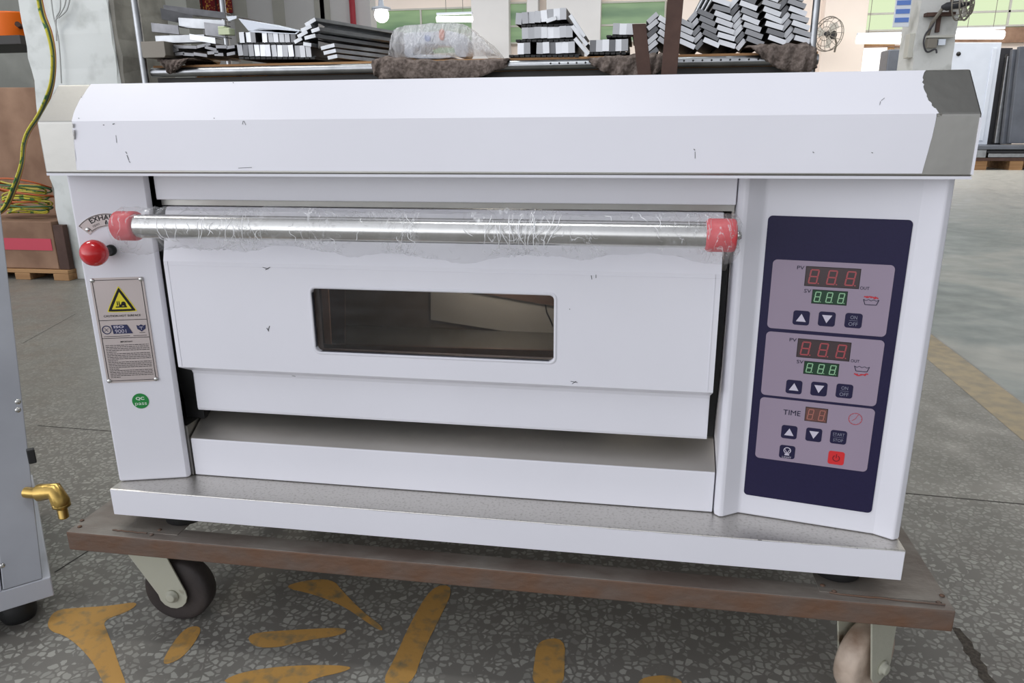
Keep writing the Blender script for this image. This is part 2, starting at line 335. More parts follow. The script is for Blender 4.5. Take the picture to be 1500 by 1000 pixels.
# object texture coordinates must equal world x,y: shift the data back to the world origin
for vtx in fl.data.vertices: vtx.co += fl_loc
fl.location = (0, 0, 0); ORG[fl] = Vector((0, 0, 0))
M['paint'] = mat('worn_orange_yellow_paint', srgb(200, 154, 86), .6, 0, .3, bump=.1, bscale=60, vscale=38, col2=srgb(142, 128, 98), thr=(.50, .72))
M['paint_line'] = mat('dusty_tan_floor_line', srgb(168, 152, 124), .6, 0, .3, vscale=20, col2=srgb(142, 134, 118), thr=(.4, .7))
def smooth_poly(pts, it=2):
    for _ in range(it):
        q = []
        for i in range(len(pts)):
            a, b = pts[i], pts[(i+1) % len(pts)]
            q += [((a[0]*3+b[0])/4, (a[1]*3+b[1])/4), ((a[0]+b[0]*3)/4, (a[1]+b[1]*3)/4)]
        pts = q
    return pts
def ngon_tri(pts):
    bm = bmesh.new(); vs = [bm.verts.new(p) for p in pts]; f = bm.faces.new(vs); bmesh.ops.triangulate(bm, faces=[f])
    bm.verts.index_update(); out = [[v.index for v in f.verts] for f in bm.faces]; bm.free(); return out
strokes = [
 [(68,913),(80,893),(110,890),(160,887),(205,880),(190,895),(150,908),(157,925),(165,945),(175,975),(188,1010),(155,1010),(140,975),(120,950),(95,930),(75,925)],
 [(273,917),(298,917),(283,945),(262,967),(235,975),(250,945)],
 [(360,927),(430,922),(510,918),(503,930),(443,938),(410,948),(370,948)],
 [(320,1002),(343,987),(393,977),(460,973),(517,975),(507,983),(460,993),(443,1005)],
 [(413,860),(443,850),(487,847),(503,867),(533,897),(560,917),(560,925),(540,913),(503,887),(460,870)],
 [(632,857),(667,857),(643,907),(620,953),(603,1005),(556,1005),(580,960),(597,920)],
 [(787,937),(828,933),(827,977),(825,1005),(778,1005),(783,967)],
 [(943,990),(987,988),(1006,1005),(930,1005)]]
for st in strokes:
    pts = [at(x, y, 'z', .0006) for x, y in smooth_poly(st)]
    MB().add(pts, ngon_tri(pts)).build('painted_stroke', M['paint'], fl, auto=False)
la_ = at(1362, 488, 'z', .0006); lb_ = at(1500, 592, 'z', .0006); ld_ = (lb_-la_).normalized(); lc_ = at(1440, 595, 'z', .0006)-la_; lw_ = lc_-ld_*lc_.dot(ld_)
pts = [la_-ld_*8, lb_+ld_*3, lb_+ld_*3+lw_, la_-ld_*8+lw_]
MB().add(pts, [[0, 1, 2, 3]]).build('painted_line', M['paint_line'], fl, auto=False)
M['joint'] = mat('dark_floor_joint', srgb(62, 58, 54), .8)
def joint(p, q, wd=.004):
    a = at(*p, 'z', .0004); b = at(*q, 'z', .0004); d = (b-a).normalized(); n = Vector((-d.y, d.x, 0))*wd/2
    MB().add([a-n, b-n, b+n, a+n], [[0, 1, 2, 3]]).build('floor_joint', M['joint'], fl, auto=False)
joint((55, 623), (172, 632)); joint((1325, 722), (1520, 740)); joint((80, 838), (210, 755), .004); joint((34, 502), (110, 460), .003)
a = at(1398, 920, 'z', .0004)
crk = [(1394,918),(1406,920),(1412,928),(1424,940),(1427,950),(1437,957),(1436,966),(1446,976),(1447,986),(1460,1000),(1464,1012),(1444,1012),(1441,998),(1433,990),(1432,980),(1423,972),(1420,962),(1411,953),(1411,945),(1402,932)]
pts = [at(x, y, 'z', .0005) for x, y in crk]; MB().add(pts, ngon_tri(pts)).build('floor_crack', mat('gritty_floor_crack', srgb(98, 90, 80), .9, vscale=160, col2=srgb(66, 60, 54)), fl, auto=False)

def pbox(px0, py0, px1, py1, Y, depth, mi=0, mb=None):     # box whose front lies in plane y=Y over a given view rectangle
    a = at(px0, py1, 'y', Y); b = at(px1, py0, 'y', Y); z = at((px0+px1)/2, py1, 'y', Y).z
    return (mb or MB()).box((a.x, Y, z), (b.x, Y+depth, b.z), mi)
YF = 17.0
b = MB().box((-14, YF, 0), (24, YF+.3, 7)).build('wall_back', M['wall_warm']); tag(b, kind='structure')
xr = at(545, 60, 'y', 8).x
b = MB().box((-14, 8, 0), (xr, 8.2, 5.4)).build('wall_left', M['wall']); tag(b, kind='structure')
b = MB().box((-14, 5.0, 0), (at(277, 40, 'y', 5).x, 5.2, 5.4)).build('wall_corner', M['greypaint']); tag(b, kind='structure')
# battens on the pale partition
tr = MB()
for px in (352, 408, 468, 476): pbox(px, -60, px+1.6, 110, 7.985, .01, mb=tr)
tag(tr.build('trim_1', M['frame']), kind='structure')
# pilasters on the back wall
for i, (x0, x1) in enumerate(((692, 746), (772, 788), (800, 878), (974, 1030), (1200, 1262))):
    mb = MB(); a = at(x0, 100, 'y', YF-.3); b_ = at(x1, 100, 'y', YF-.3); mb.box((a.x, YF-.3, 0), (b_.x, YF-.002, 6.5))
    tag(mb.build('trim_%d' % (i+2), M['wall_warm'] if i > 2 else M['wall'], bevel=.01), kind='structure')
# windows
wins = [(545, 12, 692, 80), (748, 5, 771, 62), (880, 2, 974, 60), (1262, -14, 1336, 44), (1402, -14, 1560, 38)]
for i, (x0, y0, x1, y1) in enumerate(wins):
    fr = pbox(x0, y0, x1, y1, YF-.06, .05); pn = fr
    mb = MB(); A = at(x0, y1, 'y', YF-.1); B = at(x1, y0, 'y', YF-.1); t_ = .035
    mb.box((A.x-t_, YF-.1, A.z-t_), (B.x+t_, YF-.02, A.z)).box((A.x-t_, YF-.1, B.z), (B.x+t_, YF-.02, B.z+t_))
    mb.box((A.x-t_, YF-.1, A.z), (A.x, YF-.02, B.z)).box((B.x, YF-.1, A.z), (B.x+t_, YF-.02, B.z))
    nv = max(1, round((x1-x0)/75))
    for k in range(1, nv): xx = A.x+(B.x-A.x)*k/nv; mb.box((xx-.02, YF-.1, A.z), (xx+.02, YF-.03, B.z))
    zz = A.z+(B.z-A.z)*.42; mb.box((A.x, YF-.1, zz-.02), (B.x, YF-.03, zz+.02))
    o = tag(mb.build('window_%d' % (i+1), M['frame']), kind='structure')
    pn.build('window_pane', M['pane'] if i < 3 else M['pane_bright'], o)
# open bay to the daylight in the back wall
A = at(1258, 104, 'y', YF-.02); B = at(1300, 68, 'y', YF-.02)
o = tag(MB().box((A.x, YF-.03, 0), (B.x, YF-.002, B.z)).build('door_1', M['outdoor']), kind='structure')
mb = MB().box((A.x-.12, YF-.1, 0), (A.x, YF-.002, B.z+.1)).box((B.x, YF-.1, 0), (B.x+.12, YF-.002, B.z+.1)).box((A.x, YF-.1, B.z), (B.x, YF-.002, B.z+.1))
mb.build('door_frame', M['wood'], o)
# orange-brown ledges below the windows at right
for i, (x0, y0, x1, y1) in enumerate(((1258, 66, 1340, 69), (1400, 38, 1560, 62), (545, 64, 692, 70))):
    tag(pbox(x0, y0, x1, y1, YF-.12, .1).build('trim_%d' % (i+8), M['card']), kind='structure')

# ------------------------------------------------------------------ text and flat print on a plane
class Frame:
    def __init__(s, O, u, v=None): s.O = Vector(O); s.u = Vector(u).normalized(); s.v = Vector(v).normalized() if v else Vector((0, 0, 1)); s.n = s.u.cross(s.v)
    def P(s, a, b, d=0): return s.O + s.u*a + s.v*b + s.n*d
    def px(s, x, y): p = atp(x, y, s.O, s.n) - s.O; return (p.dot(s.u), p.dot(s.v))
def flat(mb, fr, pts, d, th=.0, mi=0):
    """printed shape: a polygon in frame coordinates"""
    P = [fr.P(a, b, d) for a, b in pts]
    if th: mb.slab(P, fr.n*-th, mi)
    else: mb.add(P, ngon_tri(P), mi=mi)
def rr(u0, v0, u1, v1, r, n=5):
    out = []
    for cx, cy, a0 in ((u1-r, v1-r, 0), (u0+r, v1-r, 90), (u0+r, v0+r, 180), (u1-r, v0+r, 270)):
        out += [(cx+r*math.cos(math.radians(a0+90*k/n)), cy+r*math.sin(math.radians(a0+90*k/n))) for k in range(n+1)]
    return out
def circ(cu, cv, r, n=32): return [(cu+r*math.cos(2*math.pi*k/n), cv+r*math.sin(2*math.pi*k/n)) for k in range(n)]
def line(p, q, wd):
    dx, dy = q[0]-p[0], q[1]-p[1]; L = math.hypot(dx, dy) or 1; nx, ny = -dy/L*wd/2, dx/L*wd/2
    return [(p[0]-nx, p[1]-ny), (q[0]-nx, q[1]-ny), (q[0]+nx, q[1]+ny), (p[0]+nx, p[1]+ny)]
def ring(mb, fr, cu, cv, r0, r1, d, a0=0, a1=360, n=32, mi=0):
    for k in range(n):
        t0 = math.radians(a0+(a1-a0)*k/n); t1 = math.radians(a0+(a1-a0)*(k+1)/n)
        flat(mb, fr, [(cu+r0*math.cos(t0), cv+r0*math.sin(t0)), (cu+r1*math.cos(t0), cv+r1*math.sin(t0)), (cu+r1*math.cos(t1), cv+r1*math.sin(t1)), (cu+r0*math.cos(t1), cv+r0*math.sin(t1))], d, mi=mi)
TC = {}
def glyphs(s, bold=0.0):
    if (s, bold) in TC: return TC[(s, bold)]
    c = bpy.data.curves.new('t', 'FONT'); c.body = s; c.size = 1; c.align_x = 'CENTER'; c.align_y = 'CENTER'; c.resolution_u = 3; c.offset = bold
    o = bpy.data.objects.new('t', c); COL.objects.link(o); dg = bpy.context.evaluated_depsgraph_get(); dg.update()
    me = bpy.data.meshes.new_from_object(o.evaluated_get(dg)); V = [(v.co.x, v.co.y) for v in me.vertices]; Fc = [list(p.vertices) for p in me.polygons]
    bpy.data.objects.remove(o); bpy.data.curves.remove(c); bpy.data.meshes.remove(me); TC[(s, bold)] = (V, Fc); return V, Fc
def text(mb, fr, s, cu, cv, h, width=None, d=.0006, bold=0.0, mi=0, warp=None):
    """h = height of the capitals; width = total width if it must be fitted"""
    V, Fc = glyphs(s, bold)
    x0 = min(v[0] for v in V); x1 = max(v[0] for v in V); y0 = min(v[1] for v in V); y1 = max(v[1] for v in V)
    sy = h/(y1-y0); sx = (width/(x1-x0)) if width else sy
    P = [((v[0]-(x0+x1)/2)*sx, (v[1]-(y0+y1)/2)*sy) for v in V]
    P = [warp(a, b_) for a, b_ in P] if warp else [(cu+a, cv+b_) for a, b_ in P]
    mb.add([fr.P(a, b_, d) for a, b_ in P], Fc, mi=mi)

# ------------------------------------------------------------------ the oven
Wd = 1.24; ZT = .292
oven = thing('deck_oven', (.62, .4, .222), 'large white electric deck oven with windowed door and navy control panel, on the trolley', 'oven')
# hood
def prof_x(mb, prof, x0, x1, mi=0): mb.hexa([Vector((x0, y, z)) for y, z in prof], [Vector((x1, y, z)) for y, z in prof], mi)
HY, HZ0, HZ1, HY2, HZ2 = -.009, .8065, .878, .0445, .930
mb = MB(); prof_x(mb, [(HY, HZ0), (HY, HZ1), (HY2, HZ2), (.80, HZ2), (.80, HZ0)], -.004, 1.2425)
hood = mb.build('hood', M['steel'], oven, bevel=.0022); 
# film on the hood: two faces, with torn ends
nS = Vector((0, -(HZ2-HZ1), (HY2-HY))).normalized(); PS = Vector((0, HY, HZ1)); PL = Vector((0, HY, 0)); nL = Vector((0, -1, 0))
def jag(pts, amp=.0012, n=5):
    out = []
    for a, b_ in zip(pts, pts[1:]):
        for k in range(n): out.append((a[0]+(b_[0]-a[0])*k/n+(random.uniform(-1, 1)*amp*900 if k else 0), a[1]+(b_[1]-a[1])*k/n))
    return out+[pts[-1]]
leftS = [(134,124),(126,135),(116,150),(110,163),(107,176)]
rightS = [(1374,161.5),(1367,158),(1362,150),(1357,143),(1352,128),(1351,115),(1356,104)]
top = [atp(x, y, PS, nS)+nS*.0012 for x, y in jag(leftS, .0007, 3)+jag(rightS, .0016, 4)]
for p in top:    # stay on the face
    if p.z < HZ1+.0065: p.y, p.z = HY-.0012, HZ1+.0006
    p.z = min(p.z, HZ2+.001)
leftL = [(113,249),(112,225),(110,208),(107,190),(107,180)]; rightL = [(1372.5,167),(1371,172),(1365,200),(1356,232),(1350,254)]
low = [atp(x, y, PL, nL)+nL*.0012 for x, y in jag(leftL, .0007, 3)+jag(rightL, .0005, 3)]
for p in low:
    if p.z > HZ1-.003: p.z = HZ1+.0006
    p.z = max(p.z, HZ0+.001)
mb = MB(); mb.add(top, ngon_tri(top)); mb.add(low, ngon_tri(low))
fm = mb.build('protective_film', M['film'], hood, auto=False); fm['label'] = 'white protective film with torn ends'
# bottom lip line of the hood
MB().box((-.004, HY+.001, HZ0-.0035), (1.2425, .02, HZ0)).build('hood_lip', M['film_worn'], hood)
MB().box((1.2400, HY-.0012, HZ0+.002), (1.2428, HY+.004, HZ1-.004)).build('film_remnant', M['film'], hood)  # white strip paints the lit highlight along the hood's right edge
# little bend pieces of peeled film
mb = MB()
for (x, y, dx, dy) in ((107.5,181,3,6),(109,190,3,14),(1372,166,7,4)):
    mb = MB(); P = [atp(x, y, PL, nL)+nL*.002, atp(x+dx, y, PL, nL)+nL*.0045, atp(x+dx*.8, y+dy, PL, nL)+nL*.003, atp(x, y+dy, PL, nL)+nL*.0015]; mb.add(P, [[0, 1, 2, 3]]); mb.build('peeled_flap', M['steel'], hood)

# carcass: sides, back, top, floor
mb = MB(); mb.box((.006, .06, ZT), (.03, .78, HZ0)); mb.box((1.21, .06, ZT), (1.234, .78, HZ0)); mb.box((.03, .76, ZT), (1.21, .78, HZ0))
mb.build('carcass', M['steel'], oven)
# left pillar: folded sheet
LP = Frame((0, .024, 0), (.108, .031, 0)); RPf = Frame((1.021, .072, 0), (.185, -.034, 0))
def pillar(name, path, z0=ZT+.0006, z1=HZ0, bev=.004):
    mb = MB(); mb.hexa([Vector((x, y, z0)) for x, y in path], [Vector((x, y, z1)) for x, y in path]); return mb.build(name, M['film_worn'], oven, bevel=bev, seg=3)
lpil = pillar('left_pillar', [(.0, .024), (.106, .0545), (.1095, .058), (.1095, .066), (0, .066)])
rpil = pillar('right_pillar', [(.9835, .062), (.990, .055), (.996, .056), (1.021, .072), (1.206, .038), (1.2295, .024), (1.2395, .03), (1.2395, .2), (.9835, .2)], bev=.003)
tag(rpil, 'folded right pillar carrying the control panel')
# upper fascia
mb = MB().box((.114, .068, .7615), (.982, .09, HZ0)); fas = mb.build('upper_fascia', M['film'], oven, bevel=.0015)
MB().box((.114, .080, .752), (.982, .30, .7615)).build('fascia_return', M['steel'], oven)
# lower box and its steel deck ledge
lb = MB().box((.1145, .068, ZT+.001), (.9815, .085, .3605)).build('lower_fascia', M['film'], oven, bevel=.0015)
mb = MB(); prof_x(mb, [(.0855, .350), (.0855, .3612), (.069, .3612), (.069, .3606), (.112, .392), (.29, .396), (.29, .350)][0:0] or [(.0860, .350), (.0685, .3612), (.122, .3925), (.29, .3960), (.29, .350)], .1145, .9815); mb.build('deck_ledge', M['steel_dusty2'], oven)
MB().box((.1135, .30, .3605), (.9825, .31, .752)).build('back_baffle', M['steel'], oven)
# door with window opening, a folded shell
X0, X1 = .127, .967; wx0, wx1, wz0, wz1 = .3665, .7365, .5335, .6335
door = thing('_d', (0, 0, 0), None, None); bpy.data.objects.remove(door)
mb = MB()
def quad(mb, a, b_, c, d_): mb.add([a, b_, c, d_], [[0, 1, 2, 3]])
yF = .045
fr_out = rr(wx0, wz0, wx1, wz1, .007, 4); hole = [(x, z) for x, z in fr_out]
# face with opening: strips around the hole
zb, zt_ = .497, .670
def face_hole():
    bm = bmesh.new()
    outer = [(X0, zb), (X1, zb), (X1, zt_), (X0, zt_)]
    vo = [bm.verts.new((x, yF, z)) for x, z in outer]; vh = [bm.verts.new((x, yF, z)) for x, z in hole]
    eo = [bm.edges.new((vo[i], vo[(i+1) % 4])) for i in range(4)]; eh = [bm.edges.new((vh[i], vh[(i+1) % len(vh)])) for i in range(len(vh))]
    bmesh.ops.triangle_fill(bm, edges=eo+eh, use_beauty=True)
    bm.verts.index_update(); V = [v.co.copy() for v in bm.verts]; Fc = [[v.index for v in f.verts] for f in bm.faces]; bm.free(); return V, Fc
V, Fc = face_hole(); mb.add(V, Fc)
n = len(hole)
mb.add([(x, yF, z) for x, z in hole]+[(x, yF+.008, z) for x, z in hole], [[i, (i+1) % n, n+(i+1) % n, n+i] for i in range(n)])
prof = [(yF, zb), (yF, zt_), (.0475, .678), (.068, .745), (.073, .7505), (.095, .7505), (.095, .412)]
prof_lo = [(.095, .412), (.083, .408), (.0815, .412), (.0815, .474), (.079, .480), (.049, .4945), (yF, zb)]
for pr in (prof[1:], prof_lo):
    for (y0, z0), (y1, z1) in zip(pr, pr[1:]):
        if (y0, z0) == (.095, .7505): # back of the door: leave the window open
            mb.add([(X0, .095, z0), (wx0-.01, .095, z0), (wx0-.01, .095, z1), (X0, .095, z1)], [[0, 1, 2, 3]])
            mb.add([(wx1+.01, .095, z0), (X1, .095, z0), (X1, .095, z1), (wx1+.01, .095, z1)], [[0, 1, 2, 3]])
            mb.add([(wx0-.01, .095, z0), (wx1+.01, .095, z0), (wx1+.01, .095, wz1+.01), (wx0-.01, .095, wz1+.01)], [[0, 1, 2, 3]])
            mb.add([(wx0-.01, .095, wz0-.01), (wx1+.01, .095, wz0-.01), (wx1+.01, .095, z1), (wx0-.01, .095, z1)], [[0, 1, 2, 3]])
        else: mb.add([(X0, y0, z0), (X1, y0, z0), (X1, y1, z1), (X0, y1, z1)], [[0, 1, 2, 3]])
side = [(yF, zb), (yF, zt_), (.0475, .678), (.068, .745), (.073, .7505), (.095, .7505), (.095, .412), (.083, .408), (.0815, .412), (.0815, .474), (.079, .480), (.049, .4945)]
for X in (X0, X1):
    P = [Vector((X, y, z)) for y, z in side]; mb.add(P, ngon_tri(P))
door = mb.build('door', M['film'], oven, weld=True, auto=False)
MB().box((wx0-.02, yF+.008, wz0-.02), (wx1+.02, yF+.012, wz1+.02)).build('window_glass', M['glass'], door)
mb = MB()
for r0, r1, dpt in ((0, .0042, .0012),):
    out = rr(wx0-.0045, wz0-.0045, wx1+.0045, wz1+.0045, .010, 5); inn = rr(wx0, wz0, wx1, wz1, .007, 5); k = len(out)
    mb.add([(x, yF-.0001, z) for x, z in out]+[(x, yF-.0016, z) for x, z in rr(wx0-.003, wz0-.003, wx1+.003, wz1+.003, .009, 5)]+[(x, yF-.0010, z) for x, z in inn]+[(x, yF+.008, z) for x, z in inn],
           [[q*k+i, q*k+(i+1) % k, (q+1)*k+(i+1) % k, (q+1)*k+i] for q in range(3) for i in range(k)], True)
mb.build('window_rim', M['film_worn'], door)
# window tunnel and baking chamber
M['chamber'] = mat('brown_chamber_steel', srgb(96, 78, 70), .5, .3, var=.25, vscale=6)
M['chamber_floor'] = mat('grey_chamber_floor', srgb(104, 104, 100), .35, .4, var=.2, vscale=6)
M['chamber_wall'] = mat('brown_grey_chamber_wall', srgb(100, 92, 84), .5, .3, var=.2, vscale=5)
M['chamber_light'] = mat('pale_chamber_lining', srgb(146, 148, 146), .5, .2, var=.1, vscale=3)
def cpl(pts, Y, th, m_, nm): MB().slab([at(x, y, 'y', Y) for x, y in pts], (0, th, 0)).build(nm, m_, oven)
cpl([(400, 380), (850, 380), (850, 560), (400, 560)], .285, .004, M['chamber_wall'], 'chamber_wall')
cpl([(631, 428), (830, 428), (830, 499), (631, 468)], .280, .004, M['chamber_light'], 'chamber_lining')
cpl([(690, 427), (830, 427), (830, 452), (810, 448)], .272, .006, M['chamber'], 'chamber_rail')
a = at(470, 490, 'y', .279).z
MB().box((.30, .1005, .500), (.80, .279, .5105)).build('chamber_floor', M['chamber_floor'], oven)
cpl([(440, 503), (830, 514), (830, 545), (440, 530)], .118, .006, M['chamber'], 'chamber_sill')
cpl([(470, 415), (480, 415), (486, 525), (477, 525)], .119, .004, mat('pinkish_edge_trim', srgb(150, 118, 104), .5, .2), 'chamber_edge')
cpl([(440, 415), (505, 415), (505, 525), (440, 525)], .150, .004, M['chamber'], 'chamber_side')
lt = bpy.data.lights.new('oven_lamp', 'POINT'); lt.energy = 1.2; lt.shadow_soft_size = .02; lt.color = (1, .95, .88)
lo_ = bpy.data.objects.new('oven_lamp', lt); COL.objects.link(lo_); lo_.location = (.62, .18, .655)
mb = MB(); mb.tube([at(x, y, 'y', .10) for x, y in ((799,446),(801,458),(806,468),(810,478))], .0012, 6); mb.build('sensor_wire', M['black'], oven)
for s_, xa, xb in ((-1, .090, .1255), (1, .9685, .9825)):  # black filler standing in for the shaded gap between pillar and door
    P = [(.10, .757), (.072, .70), (.067, .62), (.072, .52), (.10, .42), (.10, .385), (.30, .385), (.30, .757)]
    if s_ > 0: P = [(y+.03, z) for y, z in P]
    MB().hexa([Vector((xa+.001, y, z)) for y, z in P], [Vector((xb-.0005, y, z)) for y, z in P]).build('hinge_cheek', M['black'], oven)
for xa, xb in ((.1125, .1165), (.9725, .9785)):
    P = [(.095, .748), (.062, .742), (.050, .730), (.050, .712), (.062, .695), (.095, .665)]
    MB().hexa([Vector((xa, y, z)) for y, z in P], [Vector((xb, y, z)) for y, z in P]).build('hinge_bracket', M['steel'], oven, bevel=.001)
MB().box((.02, .067, ZT+.001), (.1120, .30, .384)).build('pillar_return', M['steel'], oven)
# handle
HYc, HZc = -.05, .7375
hd = MB().tube([(.150, HYc, HZc), (.945, HYc, HZc)], .0165, 28).build('handle_bar', M['steel_bright'], door)
for xa, xb in ((.128, .162), (.933, .970)):
    MB().lathe((xa, HYc, HZc), (1, 0, 0), [(0, .012), (.001, .0175), (.004, .0205), (xb-xa-.004, .0205), (xb-xa-.001, .0195), (xb-xa, .017)], 28).build('handle_cap', M['red_cap'], door)
for xa in (.1275, .9705):
    s_ = 1 if xa < .5 else -1
    MB().hexa([(xa, HYc-.012, HZc-.012), (xa, .06, HZc-.028), (xa, .06, HZc), (xa, HYc-.012, HZc+.012)], [(xa+.003*s_, HYc-.012, HZc-.012), (xa+.003*s_, .06, HZc-.028), (xa+.003*s_, .06, HZc), (xa+.003*s_, HYc-.012, HZc+.012)]).build('handle_arm', M['steel'], door, bevel=.001)
MB().lathe((.9735, HYc, HZc), (1, 0, 0), [(-.004, .006), (0, .006), (.003, .004)], 12).build('handle_screw', M['steel_bright'], door)
# crumpled wrap around the handle
mb = MB(); nX, nA = 150, 28; vs = []
for i in range(nX+1):
    t = i/nX; x = .127+t*(.974-.127)
    end = min(1, min(t, 1-t)/.02+.55)
    for j in range(nA):
        a = 2*math.pi*j/nA
        r = .0235+.002*math.sin(3*a+x*37)+.0016*math.sin(5*a-x*83)+random.uniform(-.0009, .0009)
        sag = max(0, -math.cos(a))
        r += sag*(.008+.005*math.sin(x*13)+.003*math.sin(x*41+1))
        bunch = math.exp(-((x-.70)/.035)**2)+.8*math.exp(-((x-.23)/.07)**2)+.6*math.exp(-((x-.56)/.02)**2)
        r += bunch*.0028*math.sin(x*430+2*math.sin(a*2)+a)
        up = max(0, math.cos(a)); r += up*(.002+.002*math.sin(x*21))
        vs.append((x+.003*math.sin(a*2+x*60), HYc+math.sin(a)*r*end*.98, HZc+math.cos(a)*r*end))
fs = [[i*nA+j, i*nA+(j+1) % nA, (i+1)*nA+(j+1) % nA, (i+1)*nA+j] for i in range(nX) for j in range(nA)]
mb.add(vs, fs, True); wr = mb.build('plastic_wrap', M['wrap'], door); wr['label'] = 'crinkled clear plastic wrap around the handle'
# shine ridges: thin folded creases of the wrap
M['crease'] = mat('wrap_crease', (.95, .95, .96), .2, 0, .8)
mb = MB()
def crease(x, a0, a1, twist, r=.0265, wdt=.0005):
    P = []
    for k in range(7):
        t = k/6; a = math.radians(a0+(a1-a0)*t); q = r+.0015*math.sin(t*9+x*50)
        P.append((x+twist*t+.0015*math.sin(t*7+x*90), HYc-math.cos(a)*q, HZc+math.sin(a)*q))
    mb.tube(P, [wdt*.3]+[wdt]*5+[wdt*.3], 5)
for _ in range(16): crease(random.gauss(.70, .022), random.uniform(-70, 0), random.uniform(30, 75), random.uniform(-.012, .018))
for _ in range(12): crease(random.gauss(.26, .04), random.uniform(-50, 0), random.uniform(10, 50), random.uniform(-.02, .02))
for _ in range(26):
    a = random.uniform(-50, 50); crease(random.uniform(.18, .91), a, a+random.uniform(10, 45), random.uniform(-.015, .015), wdt=.0004)
mb.build('wrap_creases', M['crease'], door)['kind'] = 'stuff'

# film seams on the door (slightly raised edge strips)
mb = MB(); mb.box((X1-.0085, yF-.0006, zb+.002), (X1-.0075, yF, zt_)).box((X0+.006, yF-.0006, zb+.002), (X0+.007, yF, zt_)).box((X0, yF-.0006, zt_-.006), (X1, yF, zt_-.0052)); mb.build('film_seam', M['film_worn'], door)
M['scuff'] = mat('dark_scuff', srgb(70, 70, 74), .6)
def scuffs(parent, fr, pts, name='scuff_mark'):
    mb = MB()
    for (x, y, dx, dy, w_) in pts:
        a = fr.px(x, y); b_ = fr.px(x+dx, y+dy); flat(mb, fr, line(a, b_, w_), .0006 if parent is not hood else .0018)
    mb.build(name, M['scuff'], parent)
FD = Frame((0, yF, 0), (1, 0, 0)); FH = Frame((0, HY, 0), (1, 0, 0)); FT = Frame((0, 0, 0), (1, 0, 0))
scuffs(door, FD, [(385,391,8,3,.001),(389,395,7,-4,.001),(393,484,2,-7,.001),(391,480,3,5,.0012),(866,403,1,6,.0008),(873,402,0,5,.0008),(836,558,10,2,.0008),(838,562,6,-4,.0008),(560,476,1,2,.001),(428,550,5,1,.0007),(834,452,1,1,.001)])
FHs = Frame((0, HY, HZ1), (1, 0, 0), (0, HY2-HY, HZ2-HZ1))
scuffs(hood, FH, [(166,182,3,-1,.001),(152,183,2,0,.001),(171,198,1,11,.0006),(185,222,2,3,.0009),(187,227,3,8,.0009),(190,236,2,2,.0009),(356,182,1,-5,.0006),(358,177,3,6,.0006),(1018,222,0,10,.0006),(1016,218,2,2,.0008),(350,246,20,-1,.0006),(1190,222,2,2,.0007),(1276,223,2,1,.0008)])
scuffs(hood, FHs, [(116,174,1,1,.001),(120,143,1,1,.001),(342,122,1,1,.001),(314,174,1,1,.001),(1288,155,1,-5,.0005),(1290,149,5,-4,.0005)])

# tray
mb = MB().box((0, 0, .244), (1.24, .80, ZT)); tray = mb.build('base_tray', M['steel_dusty'], oven, bevel=.0015)
mb = MB()
P = [(0.0015, .2455), (1.2385, .2455), (1.2385, .2905)]
topedge = [(1.2385-(1.237)*k/60, .2905+random.uniform(-.0005, .0004)) for k in range(61)]
flat(mb, Frame((0, 0, 0), (1, 0, 0)), [(0.0015, .2455), (1.2385, .2455)]+topedge, .0010, .0006)
tf = mb.build('protective_film', M['film'], tray); tf['label'] = 'white film on the tray front'
scuffs(tray, FT, [(360,766,10,1,.0008),(1075,824,30,3,.0009),(195,753,4,0,.001),(1110,790,6,1,.0008),(1255,802,3,3,.0012)])
for x in (.10, 1.165):
    for y in (.05, .72):
        MB().lathe((x, y, .2205), (0, 0, 1), [(0, .030), (.002, .034), (.018, .036), (.0235, .036)], 28).build('foot', M['rubber'], oven)

# warning plate, QC sticker, exhaust dial on the left pillar
lp = MB(); flat(lp, LP, rr(.0093, .4700, .0893, .6435, .003), .0014, .0012); plate = lp.build('warning_plate', M['plate'], oven)
plate['label'] = 'riveted metal plate with a yellow hot-surface triangle'
FPl = Frame(LP.P(.0093, .4700, .0016), LP.u); W_, H_ = .08, .1735
def plate_px(x, y): return FPl.px(x, y)
mb = MB(); t_ = .0006
for seg in (((.0035, .0035), (W_-.0035, .0035)), ((.0035, H_-.0035), (W_-.0035, H_-.0035)), ((.0035, .0035), (.0035, H_-.0035)), ((W_-.0035, .0035), (W_-.0035, H_-.0035)), ((.0035, .105), (W_-.0035, .105)), ((.0035, .0755), (W_-.0035, .0755))):
    flat(mb, FPl, line(*seg, .0008), .0003)
text(mb, FPl, 'CAUTION HOT SURFACE', W_/2, .112, .0034, .056, .0003, .01)
text(mb, FPl, 'IMPORTANT', W_/2, .0690, .0024, .019, .0003, .01)
flat(mb, FPl, line((.062, .0832), (.071, .0832), .0007), .0003)
flat(mb, FPl, line((.007, .0785), (.047, .0785), .0007), .0003); flat(mb, FPl, line((.052, .0785), (.073, .0785), .0007), .0003)
yy = .0635
for k in range(20):       # rows of text too small to read
    x = .007; end = .0735 if k % 5 != 4 else .022
    while x < end:
        l_ = random.uniform(.002, .0065); flat(mb, FPl, line((x, yy), (min(x+l_, end), yy), .00085), .0003); x += l_+.0008
    yy -= .00285
